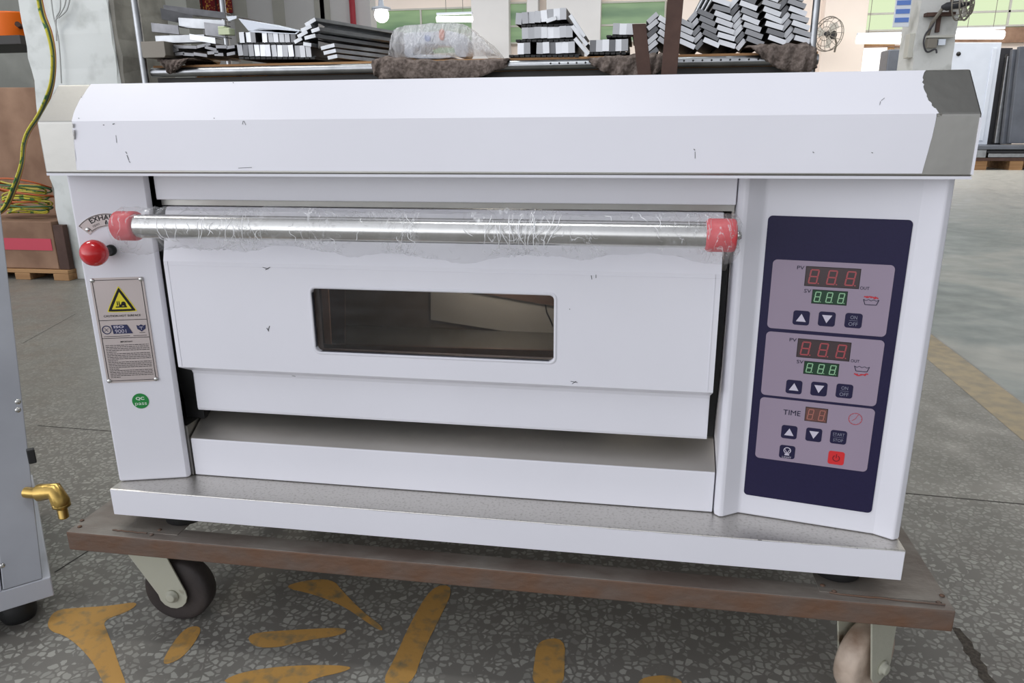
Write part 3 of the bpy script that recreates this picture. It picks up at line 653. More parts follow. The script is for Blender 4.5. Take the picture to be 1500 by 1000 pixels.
# triangle
def tri(cx, y0, y1, hw, r=0): return [(cx-hw, y0), (cx+hw, y0), (cx, y1)]
tb = MB(); flat(tb, FPl, smooth_poly([(.0195, .118), (.0625, .118), (.0635, .1205), (.042, .1595), (.040, .1595), (.0185, .1205)], 1), .00015); tb.build('triangle_border', M['yellow'], plate)
flat(mb, FPl, smooth_poly([(.0212, .1192), (.0608, .1192), (.0615, .1212), (.0418, .1572), (.0402, .1572), (.0205, .1212)], 1), .0003)
mb.build('plate_print', M['ink_black'], plate)
ty = MB(); flat(ty, FPl, [(.0262, .1228), (.0558, .1228), (.041, .1505)], .0005); ty.build('warning_triangle', M['yellow'], plate)
hs = MB(); flat(hs, FPl, [(.0325, .1255), (.0495, .1255), (.0495, .1275), (.0325, .1275)], .0007)
flat(hs, FPl, smooth_poly([(.036, .1275), (.044, .1330), (.0435, .1275)], 1), .0007); flat(hs, FPl, circ(.0450, .1318, .0034, 16), .0007); flat(hs, FPl, [(.0455, .1275), (.0490, .1275), (.0480, .1315), (.0455, .1300)], .0007)
for dx in (0, .0028):
    flat(hs, FPl, smooth_poly([(.0345+dx, .1285), (.0358+dx, .1310), (.0347+dx, .1340), (.0362+dx, .1375), (.0356+dx, .1340), (.0370+dx, .1312), (.0355+dx, .1285)], 1), .0007)
hs.build('hot_hand_symbol', M['ink_black'], plate)
iso = MB(); ring(iso, FPl, .0130, .0895, .0058, .0072, .0004); flat(iso, FPl, line((.009, .087), (.016, .092), .0006), .0004); flat(iso, FPl, line((.010, .0925), (.015, .0865), .0006), .0004)
flat(iso, FPl, [(.0225, .0825), (.0520, .0825), (.0450, .0972), (.0205, .0972), (.0218, .0900)], .0004)
flat(iso, FPl, [(.0590, .0960), (.0625, .0945), (.0660, .0968), (.0695, .0945), (.0730, .0960), (.0722, .0895), (.0660, .0850), (.0598, .0895)], .0004)
iso.build('certification_logo', M['navy_ink'], plate)
isot = MB(); text(isot, FPl, 'ISO', .0322, .0940, .0042, .0155, .0007, .03); text(isot, FPl, '9001', .0340, .0868, .0062, .0170, .0007, .0)
flat(isot, FPl, line((.063, .0925), (.069, .0925), .0008), .0007); flat(isot, FPl, line((.066, .0925), (.066, .0880), .0008), .0007)
isot.build('certification_text', M['white_ink'], plate)
for (a, b_) in ((.0035, .0035), (W_-.0035, .0035), (.0035, H_-.0035), (W_-.0035, H_-.0035)):
    c = FPl.P(a, b_, 0); r_ = MB().lathe(c, FPl.n, [(0, .0038), (.0008, .0036), (.0018, .0022), (.0021, .0009)], 18).build('rivet', M['steel_bright'], plate)
q = MB(); flat(q, LP, circ(.0557, .4362, .0132, 36), .0006, .0005); qc = q.build('inspection_sticker', M['green_sticker'], oven); qc['label'] = 'round green QC pass sticker'
q = MB(); text(q, LP, 'QC', .0557, .4405, .0062, .0135, .0009, .03); text(q, LP, 'pass', .0560, .4305, .0062, .0185, .0009, .0); q.build('sticker_text', mat('white_print', srgb(225, 240, 225), .5), qc)
# exhaust dial
cu, cv = LP.px(163, 366); RI, RO = .0365, .0565
mb = MB(); A0, A1 = 42, 138
pts = [(cu+RO*math.cos(math.radians(A0+(A1-A0)*k/24)), cv+RO*math.sin(math.radians(A0+(A1-A0)*k/24))) for k in range(25)] + [(cu+RI*math.cos(math.radians(A1-(A1-A0)*k/24)), cv+RI*math.sin(math.radians(A1-(A1-A0)*k/24))) for k in range(25)]
flat(mb, LP, pts, .0012, .001); dial = mb.build('exhaust_dial', M['plate'], oven); dial['label'] = 'arched metal plate lettered EXHAUST'
mb = MB(); ring(mb, LP, cu, cv, RO-.0017, RO-.0008, .0014, A0+1, A1-1, 24); ring(mb, LP, cu, cv, RI+.0008, RI+.0016, .0014, A0+9, A1-9, 24)
for A in (A0+1.5, A1-1.5):
    a = math.radians(A); flat(mb, LP, line((cu+(RO-.006)*math.cos(a), cv+(RO-.006)*math.sin(a)), (cu+(RO-.001)*math.cos(a), cv+(RO-.001)*math.sin(a)), .0008), .0014)
    s_ = 1 if A > 90 else -1; e0 = math.radians(A-s_*9)
    flat(mb, LP, line((cu+(RI+.001)*math.cos(e0), cv+(RI+.001)*math.sin(e0)), (cu+(RI+.006)*math.cos(e0), cv+(RI+.006)*math.sin(e0)), .0008), .0014)
def arcw(R_, mid=90, k=1.0): return lambda a, b_: (cu+(R_+b_)*math.cos(math.radians(mid)-a*k/R_), cv+(R_+b_)*math.sin(math.radians(mid)-a*k/R_))
text(mb, LP, 'EXHAUST', 0, 0, .0080, .050, .0014, .02, warp=arcw(.0505))
text(mb, LP, 'open', 0, 0, .0044, .011, .0014, .0, warp=arcw(.0415, 112))
flat(mb, LP, [(cu-.0022, cv+.0395), (cu+.0022, cv+.0395), (cu+.0022, cv+.0425), (cu, cv+.0475), (cu-.0022, cv+.0425)], .0014)
mb.build('dial_print', M['ink_black'], dial)
for A in (A0+6, A1-6):
    a = math.radians(A); MB().lathe(LP.P(cu+.0435*math.cos(a), cv+.0435*math.sin(a), .001), LP.n, [(0, .0036), (.0008, .0034), (.0018, .002)], 16).build('rivet', M['steel_bright'], dial)
# damper rod with red ball
base = LP.P(*LP.px(163, 366), 0); dr = MB().lathe(base, LP.n, [(0, .0085), (.006, .0085), (.0065, .0062), (.014, .0062), (.03, .0055), (.036, .0045)], 20).build('damper_rod', M['rubber'], oven)
ctr = base+Vector((0, -1, 0))*.0
best = min(((LP.n*d_+LP.u*u_, d_) for d_ in [.035] for u_ in [-.004*k for k in range(0, 8)]), key=lambda t: 0)[0]
tgt = atp(138, 370.5, base+LP.n*.034, LP.n); dirb = (tgt-base).normalized()
MB().lathe(base, dirb, [(.004, .0045), (tgt-base).length and ((tgt-base).length, .0045)], 14).build('rod_shaft', M['rubber'], dr)
MB().lathe(tgt, dirb, [(-.0205, .0070), (-.018, .0085)]+[(.020*math.cos(math.radians(a)), .020*math.sin(math.radians(a))) for a in range(150, -1, -10)], 32).build('ball_knob', M['red_ball'], dr)['label'] = 'glossy red ball knob'

# ------------------------------------------------------------------ control panel
FP = RPf
mb = MB(); flat(mb, FP, rr(.0052, .3265, .1824, .7480, .006), .0012, .0010); panel = mb.build('control_panel', M['navy'], oven); panel['label'] = 'navy control panel overlay'
subs = []
for (v0, v1) in ((.5905, .6885), (.4900, .5855), (.3900, .4862)):
    mb = MB(); flat(mb, FP, rr(.0166, v0, .1688, v1, .006), .0016, .0003); subs.append(mb.build('panel_field', M['mauve'], panel))
D1, D2, D3, D4 = .0018, .0021, .0024, .0027
def seg7(mb, u0, v0, w_, h, t, slant=.12):
    def S_(a, b_): return (u0+a+slant*b_, v0+b_)
    m = h/2; g = t*.18
    for p, q_ in (((t*.5, h-t/2), (w_-t*.5, h-t/2)), ((t*.5, t/2), (w_-t*.5, t/2)), ((t*.5, m), (w_-t*.5, m)), ((t/2, t*.5+g), (t/2, m-g)), ((w_-t/2, t*.5+g), (w_-t/2, m-g)), ((t/2, m+g), (t/2, h-t*.5-g)), ((w_-t/2, m+g), (w_-t/2, h-t*.5-g))):
        flat(mb, FP, line(S_(*p), S_(*q_), t), D3)
    flat(mb, FP, circ(u0+w_+t*.9, v0+t*.45, t*.5, 10), D3)
def rect_px(c):      # four view corners -> axis-aligned rectangle on the panel
    q_ = [FP.px(*p) for p in c]; us = [a for a, _ in q_]; vs_ = [b for _, b in q_]
    return (us[0]+us[3])/2, (vs_[2]+vs_[3])/2, (us[1]+us[2])/2, (vs_[0]+vs_[1])/2
def display(name, c, win, seg, n, parent, gap=None):
    u0, v0, u1, v1 = rect_px(c)
    mb = MB(); flat(mb, FP, [(u0, v0), (u1, v0), (u1, v1), (u0, v1)], D1, .0002, 1); flat(mb, FP, [(u0+.0008, v0+.0008), (u1-.0008, v0+.0008), (u1-.0008, v1-.0008), (u0+.0008, v1-.0008)], D2-.0001)
    o = mb.build(name, [win, M['ink_black']], parent)
    mb = MB(); cw = (u1-u0)/n; h = (v1-v0)*.74
    for k in range(n): seg7(mb, u0+cw*k+cw*.17, v0+(v1-v0)*.13, cw*.52, h, cw*.085)
    mb.build('digits', seg, o); return o
display('red_display', [(1180.6,389.7),(1260.7,392.8),(1259,422.3),(1178,418.8)], M['disp'], M['seg_red'], 3, panel)
display('green_display', [(1190,423.6),(1241.8,426),(1240.2,447),(1188.3,444)], M['disp_green'], M['seg_green'], 3, panel)
display('red_display', [(1169,496),(1247,500),(1244.6,528),(1166,523)], M['disp'], M['seg_red'], 3, panel)
display('green_display', [(1178,528),(1229,532),(1228,551),(1176.6,547)], M['disp_green'], M['seg_green'], 3, panel)
display('time_display', [(1180,595),(1213,598),(1211,618.5),(1178.5,615.7)], M['disp_amber'], M['seg_amber'], 2, panel)
def button(x, y, kind, wd=.0215, hg=.0205):
    u, v = FP.px(x, y); mb = MB(); flat(mb, FP, rr(u-wd/2, v-hg/2, u+wd/2, v+hg/2, .0035), D1+.0002, .0004)
    o = mb.build('button', M['red_btn'] if kind == 'power' else M['navy'], panel); p = MB(); s_ = .0065
    if kind == 'up': flat(p, FP, [(u-s_, v-.0052), (u+s_, v-.0052), (u, v+.0060)], D3)
    elif kind == 'down': flat(p, FP, [(u-s_, v+.0056), (u, v-.0058), (u+s_, v+.0056)], D3)
    elif kind == 'onoff':
        text(p, FP, 'ON', u, v+.0045, .0050, .0085, D3); text(p, FP, 'OFF', u, v-.0048, .0050, .0115, D3); flat(p, FP, line((u-.0055, v), (u+.0055, v), .0004), D3)
    elif kind == 'start':
        text(p, FP, 'START', u, v+.0043, .0045, .0155, D3); text(p, FP, 'STOP', u, v-.0046, .0045, .0130, D3); flat(p, FP, line((u-.007, v), (u+.007, v), .0004), D3)
    elif kind == 'light':
        ring(p, FP, u, v+.0025, .0040, .0052, D3, n=20); flat(p, FP, line((u-.003, v+.004), (u, v-.002), .0009), D3); flat(p, FP, line((u+.003, v+.004), (u, v-.002), .0009), D3)
        flat(p, FP, rr(u-.0032, v-.0052, u+.0032, v-.0028, .0005), D3); text(p, FP, 'LIGHT', u, v-.0082, .0026, .0125, D3)
    elif kind == 'power':
        ring(p, FP, u, v-.0004, .0038, .0050, D3, 120, 420, n=20); flat(p, FP, line((u, v), (u, v+.0062), .0011), D3)
    p.build('button_symbol', M['maroon'] if kind == 'power' else (M['grey_ink'] if kind in ('start', 'onoff') else M['white_ink']), o)
for (x, y, k) in ((1173.6,465,'up'),(1211,466.7,'down'),(1250,469,'onoff'),(1163,566,'up'),(1199.5,569,'down'),(1236.7,572,'onoff'),(1156,632,'up'),(1192,636,'down'),(1228,639.5,'start'),(1153,661,'light'),(1224.7,669.8,'power')): button(x, y, k)
mb = MB()
def tpx(s, x, y, h, wd, b=.0): u, v = FP.px(x, y); text(mb, FP, s, u, v, h, wd, D2, b)
tpx('PV', 1173, 391.5, .0050, .0092); tpx('SV', 1183, 425.5, .0050, .0090); tpx('OUT', 1266.5, 421.5, .0042, .0115)
tpx('PV', 1161.7, 497, .0050, .0092); tpx('SV', 1172, 529, .0050, .0090); tpx('OUT', 1252.5, 528, .0042, .0110)
tpx('TIME', 1160, 603.7, .0078, .0235)
def dish(x, y):
    u, v = FP.px(x, y); w1, w0, h = .0095, .0070, .0040
    pts = [(u-w1, v+h), (u-w0, v-h*.8), (u+w0, v-h*.8), (u+w1, v+h)]
    for a, b_ in zip(pts, pts[1:]): flat(mb, FP, line(a, b_, .0009), D2)
    xs = [u-w1+2*w1*k/6 for k in range(7)]
    for k in range(6): flat(mb, FP, line((xs[k], v+h-(k % 2)*.0018), (xs[k+1], v+h-((k+1) % 2)*.0018), .0007), D2)
dish(1275.4, 442.5); dish(1262, 540); mb.build('panel_print', M['ink'], panel)
mb = MB()
for x, y in ((1276, 434.6), (1261, 548)):
    u, v = FP.px(x, y); pv = None
    for k in range(9):
        p = (u-.0088+.0022*k, v+random.uniform(-.0016, .0016)+.0008*math.sin(k*2))
        if pv: flat(mb, FP, line(pv, p, .0016), D2)
        pv = p
    for k in range(3): flat(mb, FP, circ(u-.005+.005*k, v, .0013, 8), D3)
u, v = FP.px(1252.7, 612.7); ring(mb, FP, u, v, .0083, .0089, D2); flat(mb, FP, line((u, v), (u+.003, v+.0065), .0005), D2); flat(mb, FP, line((u, v), (u-.004, v-.003), .0005), D2)
for k in range(12): a = k*math.pi/6; flat(mb, FP, line((u+.0072*math.cos(a), v+.0072*math.sin(a)), (u+.0082*math.cos(a), v+.0082*math.sin(a)), .0005), D2)
mb.build('red_print', mat('red_symbol_ink', srgb(196, 44, 58), .4), panel)

# ------------------------------------------------------------------ trolley
tro = thing('platform_trolley', (.615, .4, 0), 'low rusty brown angle-iron trolley on castors under the white oven', 'trolley')
TX0, TX1, TY0, TY1, TZ = -.075, 1.306, -.026, .82, .2195
mb = MB()
def angle_x(y, s_): mb.box((TX0, min(y, y+.004*s_), TZ-.034), (TX1, max(y, y+.004*s_), TZ)); 
fr = MB().box((TX0, TY0, TZ-.034), (TX1, TY0+.005, TZ)).box((TX0, TY1-.005, TZ-.034), (TX1, TY1, TZ)).box((TX0, TY0+.005, TZ-.034), (TX0+.005, TY1-.005, TZ)).box((TX1-.005, TY0+.005, TZ-.034), (TX1, TY1-.005, TZ))
fr.build('frame_rail', M['rust'], tro, bevel=.002)
mb = MB().box((TX0+.001, TY0+.001, TZ-.001), (TX1-.001, TY0+.036, TZ+.0003)).box((TX0+.001, TY1-.036, TZ-.001), (TX1-.001, TY1-.001, TZ+.0003)).box((TX0+.001, TY0+.036, TZ-.001), (TX0+.036, TY1-.036, TZ+.0003)).box((TX1-.036, TY0+.036, TZ-.001), (TX1-.001, TY1-.036, TZ+.0003))
mb.build('rail_top', M['rust_top'], tro, bevel=.0004)
for (xa, xb) in ((TX0+.012, .118), (1.130, TX1-.012)):
    for (ya, yb) in ((TY0+.018, .12), (.66, TY1-.018)):
        P = [(xa, ya), (xb, ya), (xb, yb), (xa, yb)]
        MB().hexa([Vector((x, y, TZ-.0006)) for x, y in P], [Vector((x, y, TZ+.0010)) for x, y in P]).build('corner_plate', M['rust_top'], tro, bevel=.0004)
mb = MB()
for (a, b_) in (((165,776),(215,781)),((1215,868),(1385,886))):
    A = at(*a, 'z', TZ+.0012); B = at(*b_, 'z', TZ+.0012); P = [A+(B-A)*k/12+Vector((0, random.uniform(-.0012, .0012), .0003)) for k in range(13)]; MB().tube(P, .0013, 6).build('weld_bead', M['rust'], tro)
for (x, y) in ((120,762),(117,771),(222,783),(234,776),(1205,857),(1222,866),(1375,882),(1380,872)):
    c = at(x, y, 'z', TZ+.001); MB().lathe(c, (0, 0, 1), [(0, .004), (.0012, .003), (.002, .001)], 7).build('weld_spot', M['rust'], tro)
def caster(c, roll, wheel_m, r=.054, off=.03, mir=1, nm='castor'):
    """c: swivel point under the rail; roll: horizontal rolling direction; axle is trailed by off"""
    roll = Vector(roll).normalized(); ax = Vector((-roll.y, roll.x, 0)); c = Vector(c); axle = Vector((c.x, c.y, r+.0015))+roll*off
    top = TZ-.036
    o = MB().obox((c.x, c.y, top-.003), roll*.045, ax*.045, Vector((0, 0, .003))).lathe((c.x, c.y, top-.02), (0, 0, 1), [(0, .022), (.004, .026), (.014, .026), (.016, .02)], 20).build('castor_bracket', M['cream'], tro, bevel=.001)
    for s_ in (-1, 1):
        a0 = axle+ax*.026*s_; P = []
        tl = Vector((c.x, c.y, top-.018))+ax*.026*s_
        P = [tl-roll*.040, tl+roll*.036]
        for k in range(9):
            an = math.radians(20-k*25); P.append(a0+roll*.027*math.cos(an)+Vector((0, 0, .027*math.sin(an))))
        MB().slab(P, ax*.003*s_).build('castor_fork', M['cream'], o, bevel=.0008)
        MB().lathe(a0+ax*.003*s_, ax*s_, [(0, .012), (.004, .012), (.0042, .0085), (.009, .0085), (.0095, .006)], 18).build('axle_bolt', M['cream'], o)
    MB().lathe(axle-ax*.019, ax, [(0, r*.45), (0, r*.80), (.002, r*.93), (.007, r*.99), (.019, r), (.031, r*.99), (.036, r*.93), (.038, r*.80), (.038, r*.45)], 44).build('castor_wheel', wheel_m, o)
    return o
caster((.008, .066, 0), (1, .06, 0), M['wheel'], .062, .045)
caster((1.222, .058, 0), (.72, .69, 0), M['cream_wheel'], .060, .010)
caster((.04, .74, 0), (1, .4, 0), M['wheel'], .055, .03)
caster((1.22, .74, 0), (-1, .3, 0), M['wheel'], .055, .03)

# ------------------------------------------------------------------ appliance at the left edge
ap = thing('grey_appliance', (-.45, .1, 0), 'grey film-covered steel appliance with a brass gas elbow, cut off by the left edge', 'appliance')
z0, z1 = .055, .088
c0 = at(80, 872, 'z', z0); c1 = at(-60, 915, 'z', z0); dl = (c1-c0).normalized(); dl.z = 0
nb = Vector((dl.y, -dl.x, 0));  nb = nb if nb.y > 0 else -nb
far = c0+dl*.75
zt2 = at(80, 840, 'x', c0.x).z
MB().hexa([c0, far, far+nb*.5, c0+nb*.5], [Vector((p.x, p.y, zt2)) for p in (c0, far, far+nb*.5, c0+nb*.5)]).build('base_plinth', M['machine'], ap, bevel=.002)
e0 = c0+dl*.012; e0.z = zt2
tp = at(2, 320, 'z', .70); sh = Vector((tp.x-e0.x, tp.y-e0.y, 0))
H2 = .80; shv = Vector((sh.x*(H2-zt2)/(.70-zt2), sh.y*(H2-zt2)/(.70-zt2), H2-zt2))
i0 = atp(25, 851, c0+nb*.004, nb)
def body(a, b_, dpt, m_, nm, push=0):
    a = Vector((a.x, a.y, zt2+.001))-nb*push; b_ = Vector((b_.x, b_.y, zt2+.001))-nb*push
    L_ = [a, b_, b_+nb*dpt, a+nb*dpt]; return MB().hexa(L_, [p+shv for p in L_]).build(nm, m_, ap, bevel=.0015)
body(e0, e0+dl*.06, .44, M['machine_side'], 'corner_frame'); body(e0+dl*.062, far-dl*.01, .44, M['machine'], 'front_panel', .001)
def onface(x, y): return atp(x, y, Vector((e0.x, e0.y, zt2)), nb)-nb*.001
for x, y in ((3, 828), (26, 588), (26, 600)):
    MB().lathe(onface(x, y), -nb, [(0, .005), (.002, .004), (.003, .002)], 12).build('screw', M['steel_bright'], ap)
pq = onface(46, 667); MB().obox(pq, dl*.006, nb*.006, Vector((0, 0, .013))).build('latch', M['rubber'], ap, bevel=.002)
# brass elbow
B0 = at(52, 722, 'y', e0.y+.05); B1 = at(80, 719, 'y', e0.y+.05); B2 = at(89, 735, 'y', e0.y+.05); B3 = at(89, 760, 'y', e0.y+.05)
MB().tube([B0-Vector((.02, 0, 0)), B0, B0+(B1-B0)*.2], .010, 12).tube([B0+(B1-B0)*.2, B1, B2, B2+(B3-B2)*.1], .0155, 16).lathe(B2, Vector((0, 0, -1)), [(0, .013), (.004, .015), (.008, .0155), (.010, .009)]+[(.012+.0035*k+dd, .009-.0015*(dd > .001)) for k in range(6) for dd in (0, .0026)], 20).build('brass_elbow', M['brass'], ap)
MB().lathe(c0+dl*.06+nb*.06-Vector((0, 0, z0)), (0, 0, 1), [(0, .026), (.01, .03), (.054, .03)], 24).build('foot', M['rubber'], ap)
MB().lathe(c0+dl*.6+nb*.06-Vector((0, 0, z0)), (0, 0, 1), [(0, .026), (.01, .03), (.054, .03)], 24).build('foot', M['rubber'], ap)

# ------------------------------------------------------------------ column behind at the left, with rough edges
YC = 2.85
xa = at(78, 275, 'y', YC).x; xb = at(184, 110, 'y', YC).x
def rough_prism(x0, x1, y0, y1, z1, nz=60, amp=.012):
    mb = MB(); vs = []
    for k in range(nz+1):
        z = z1*k/nz; r_ = lambda: random.uniform(-amp, amp)
        vs += [(x0+r_(), y0+r_()*.2, z), (x1-abs(r_())*1.4, y0+r_()*.2, z), (x1+r_()*.3, y1, z), (x0, y1, z)]
    fs = [[k*4+i, k*4+(i+1) % 4, k*4+4+(i+1) % 4, k*4+4+i] for k in range(nz) for i in range(4)]+[[3, 2, 1, 0], [nz*4, nz*4+1, nz*4+2, nz*4+3]]
    return mb.add(vs, fs)
mbc = rough_prism(xa, xb, YC, YC+.45, 5.2)
col = tag(mbc.build('concrete_column', M['concrete'], auto=True), 'square concrete column with white plaster chipped along its right edge, behind the oven at left', 'column')
pl = rough_prism(xa+.004, xb-.035, YC-.012, YC+.0, 5.2, 90, .010); pc = pl.build('plaster_coat', M['plaster'], col)
# cables hanging down the column
def hang(pts, Y, r, m, name, parent, n=6):
    P = [at(x, y, 'y', Y) for x, y in pts]; Q = []
    for i in range(len(P)-1):
        p0 = P[max(i-1, 0)]; p1 = P[i]; p2 = P[i+1]; p3 = P[min(i+2, len(P)-1)]
        for k in range(n):
            t = k/n; Q.append(.5*((2*p1)+(-p0+p2)*t+(2*p0-5*p1+4*p2-p3)*t*t+(-p0+3*p1-3*p2+p3)*t*t*t))
    Q.append(P[-1]); return MB().tube(Q, r, 8).build(name, m, parent)
cb = thing('power_cable', at(25, 262, 'y', YC-.35), 'bundle of yellow green and dark cables hanging in front of the whitewashed column', 'cable')
M['wire_y2'] = mat('yellow_wire_plain', srgb(200, 188, 84), .45)
for k, m_ in enumerate(('wire_y', 'wire_g', 'wire_k', 'wire_y2', 'wire_o')):
    d_ = (k-2)*1.6; hang([(56+d_*.9, -12), (62+d_, 20), (72+d_, 48), (78+d_*.8, 80), (77+d_*.8, 115), (70+d_, 142), (58+d_, 168), (42+d_*.8, 192), (35+d_*.7, 212), (32+d_*.7, 240), (22+d_, 272), (6+d_, 306), (-14, 316+d_)], YC-.33+.012*k, .0055, M[m_], 'strand', cb)
cw = thing('thin_grey_cable', at(90, 110, 'y', YC-.05), 'thin grey cables fanning out against the whitewashed column', 'cable')
for k, pts in enumerate(([(74, -10), (78, 22), (86, 60), (90, 122)], [(88, -10), (88, 14), (82, 28), (83, 60)], [(98, -10), (94, 10), (84, 26), (80, 30)], [(104, -10), (98, 14), (86, 26)])):
    hang(pts, YC-.04, .0035, M['wire_w'], 'strand', cw)
# coil of wire on the boxes
coil = thing('wire_coil', at(40, 325, 'y', YC+.06), 'loose coil of yellow and green wire lying on the cardboard boxes', 'wire')
cc = at(42, 292, 'y', YC+.06)
for k in range(15):
    ph = random.uniform(0, 6.28); a_ = random.uniform(.125, .18); b_ = random.uniform(.05, .10); tz = (k-6)*.0115; tl = random.uniform(-.25, .25); P = []
    for j in range(36):
        t = 2*math.pi*j/36; x = a_*math.cos(t); y = b_*math.sin(t); P.append(cc+Vector((x*math.cos(tl*.5)-.02+.006*math.sin(3*t+ph), y, tz+x*tl*.45+.008*math.sin(2*t+ph)-.28*y)))
    MB().tube(P, .0052, 7, closed=True).build('loop', M[('wire_y', 'wire_y', 'wire_g', 'wire_y2', 'wire_o')[k % 5]], coil)
# cardboard sheet, boxes and pallet
bx0 = at(-60, 300, 'y', YC-.25).x
mb = MB(); Pz = [at(x, y, 'y', YC+.30) for x, y in ((-50, 128), (50, 128), (60, 160), (86, 262), (90, 392), (-50, 392))]
tag(mb.slab(Pz, (0, .03, 0)).build('cardboard_sheet', M['card'], bevel=.004), 'tall brown cardboard sheet leaning beside the column at the left edge', 'cardboard')
YX = YC-.06; x0, x1 = at(-40, 350, 'y', YX).x, at(79, 350, 'y', YX).x
zt_b = at(40, 324, 'y', YX).z; zb_b = at(40, 393, 'y', YX).z
box = thing('cardboard_box', ((x0+x1)/2, YC-.35, zb_b), 'brown cardboard box with a red tape band, below the wire coil', 'box')
MB().box((x0, YX, zb_b), (x1, YX+.33, zt_b)).build('carton', M['card'], box, bevel=.005)
z_a, z_b2 = at(40, 366, 'y', YX).z, at(40, 349, 'y', YX).z
MB().box((x0, YX-.0025, z_a), (x1-.02, YX-.0005, z_b2)).build('tape_band', M['tape_red'], box)
xw = at(100, 380, 'y', YX).x; xw = min(xw, xa-.02) if False else xw; zp = max(zb_b-.002, .05)
pal = thing('pallet', ((x0+xw)/2, YC-.35, 0), 'low wooden pallet under the cardboard box beside the column base', 'pallet')
MB().box((x0, YX-.02, zp-.02), (xw, YX+.3, zp)).build('deck_board', M['wood'], pal, bevel=.002)
for k in range(3): xx = x0+(xw-x0-.10)*k/2; MB().box((xx, YX-.02, 0), (xx+.1, YX+.3, zp-.021)).build('block', M['wood'], pal, bevel=.003)
MB().box((x1+.004, YX+.0, zp+.001), (xw, YX+.04, zt_b-.02)).build('side_board', M['rust_dark'], pal, bevel=.003)
# orange bucket on a ledge
YB = 3.4; A = at(-22, 54, 'y', YB); B = at(24, 15, 'y', YB); rr_ = (B.x-A.x)/2; cx = (A.x+B.x)/2
lg = MB().box((A.x-.6, YB-.05, A.z-.05), (at(38, 54, 'y', YB).x, YB+.5, A.z-.001)).box((A.x-.6, YB+.0, 0), (A.x-.5, YB+.4, A.z-.05)).box((at(30, 54, 'y', YB).x, YB+.3, 0), (at(36, 54, 'y', YB).x, YB+.4, A.z-.05)); tag(lg.build('wall_shelf', M['dark']), 'dark shelf behind the column carrying the orange bucket', 'shelf')
bk = thing('bucket', (cx, YB+rr_, A.z), 'bright orange plastic bucket in the upper left corner', 'bucket')
MB().lathe((cx, YB+rr_, A.z), (0, 0, 1), [(0, rr_*.82), (.005, rr_*.84), (B.z-A.z-.01, rr_*.97), (B.z-A.z, rr_), (B.z-A.z, rr_*.94), (.01, rr_*.8)], 32).build('bucket_shell', M['orange'], bk)
c_ = at(31, 37, 'y', YB); MB().tube([c_-Vector((.05, -.05, 0)), c_+Vector((.02, -.05, 0))], .016, 12).build('bucket_grip', M['rust_dark'], bk)

# ------------------------------------------------------------------ rack of metal profiles
YS = 2.3
rk = thing('storage_rack', (.1, YS+.3, 0), 'long tube-framed steel rack behind the oven, loaded with metal profiles', 'rack')
pL = at(222, 94, 'y', YS); pR = at(1198, 88, 'y', YS); ZS = (pL.z+at(900, 92, 'y', YS).z)/2
ZS = 1.092
MB().tube([(pL.x, YS, ZS), (pR.x, YS, ZS)], .020, 16).build('front_tube', M['galv'], rk)
MB().tube([(pL.x, YS+.75, ZS), (pR.x, YS+.75, ZS)], .020, 12).build('rear_tube', M['galv'], rk)
for px_, yy_ in ((205, 0), (205, .75)):
    xx = at(222, 94, 'y', YS).x-.02; MB().tube([(xx, YS+yy_-.03, 0), (xx, YS+yy_-.03, 2.0)], .016, 14).build('post', M['galv'], rk)
for yy_ in (.0, .75): MB().tube([(pR.x-.02, YS+yy_+.03, 0), (pR.x-.02, YS+yy_+.03, 2.0)], .014, 12).build('post', M['galv'], rk)
MB().box((pL.x, YS+.01, ZS+.021), (pR.x, YS+.77, ZS+.030)).build('shelf_board', M['wood'], rk)
MB().box((pL.x, YS+.03, ZS-.11), (pR.x, YS+.06, ZS-.022)).build('cross_beam', M['dark'], rk)
MB().box((pL.x, YS+.10, .42), (pR.x, YS+.75, .45)).build('lower_shelf', M['dark'], rk)
mb = MB()
for k in range(28):
    xx = .47+k*.036; mb.lathe((xx, YS-.0195, ZS+.004), (0, -1, 0), [(0, .004), (.0015, .004)], 8)
mb.build('tube_holes', M['black'], rk)['kind'] = 'stuff'
ZT2 = ZS+.031
# orange crates with dark slots under the shelf
for k, (xa_, xb_) in enumerate(((290, 299), (303, 313), (317, 329), (332, 348), (356, 360), (364, 374))):
    tag(pbox(xa_, 104, xb_, 132, YS+.13, .12).build('orange_block', M['orange_print'], bevel=.004), 'flat orange painted block under the left part of the rack', 'block', 'orange blocks standing under the rack')
pz = at(320, 132, 'y', YS+.13).z
tag(MB().box((at(270, 130, 'y', YS+.13).x, YS+.12, .4505), (at(400, 130, 'y', YS+.13).x, YS+.5, pz-.002)).build('crate', M['rust_dark']), 'dark crate on the lower shelf carrying the orange blocks', 'crate')
A = at(1025, 118, 'y', YS+.2); B = at(1101, 101, 'y', YS+.2)
tag(MB().box((A.x, YS+.2, .451), (B.x, YS+.6, B.z)).build('carton', mat('pale_cardboard', srgb(222, 196, 160), .8), bevel=.004), 'pale cardboard carton under the right part of the rack', 'box')
# dark fillers painted as the shade under the shelf, hiding the floor behind
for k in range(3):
    xa_ = pL.x+.75+k*.72; tag(MB().box((xa_, YS+.62, .4505), (xa_+.68, YS+.70, .98)).build('sheet_bundle', M['dark'], bevel=.003), ['dark upright sheet bundle on the lower shelf, under the stacked white channels', 'dark upright sheet bundle on the lower shelf, under the plastic-wrapped machine', 'dark upright sheet bundle on the lower shelf, under the cut channel stacks'][k], 'sheet metal')

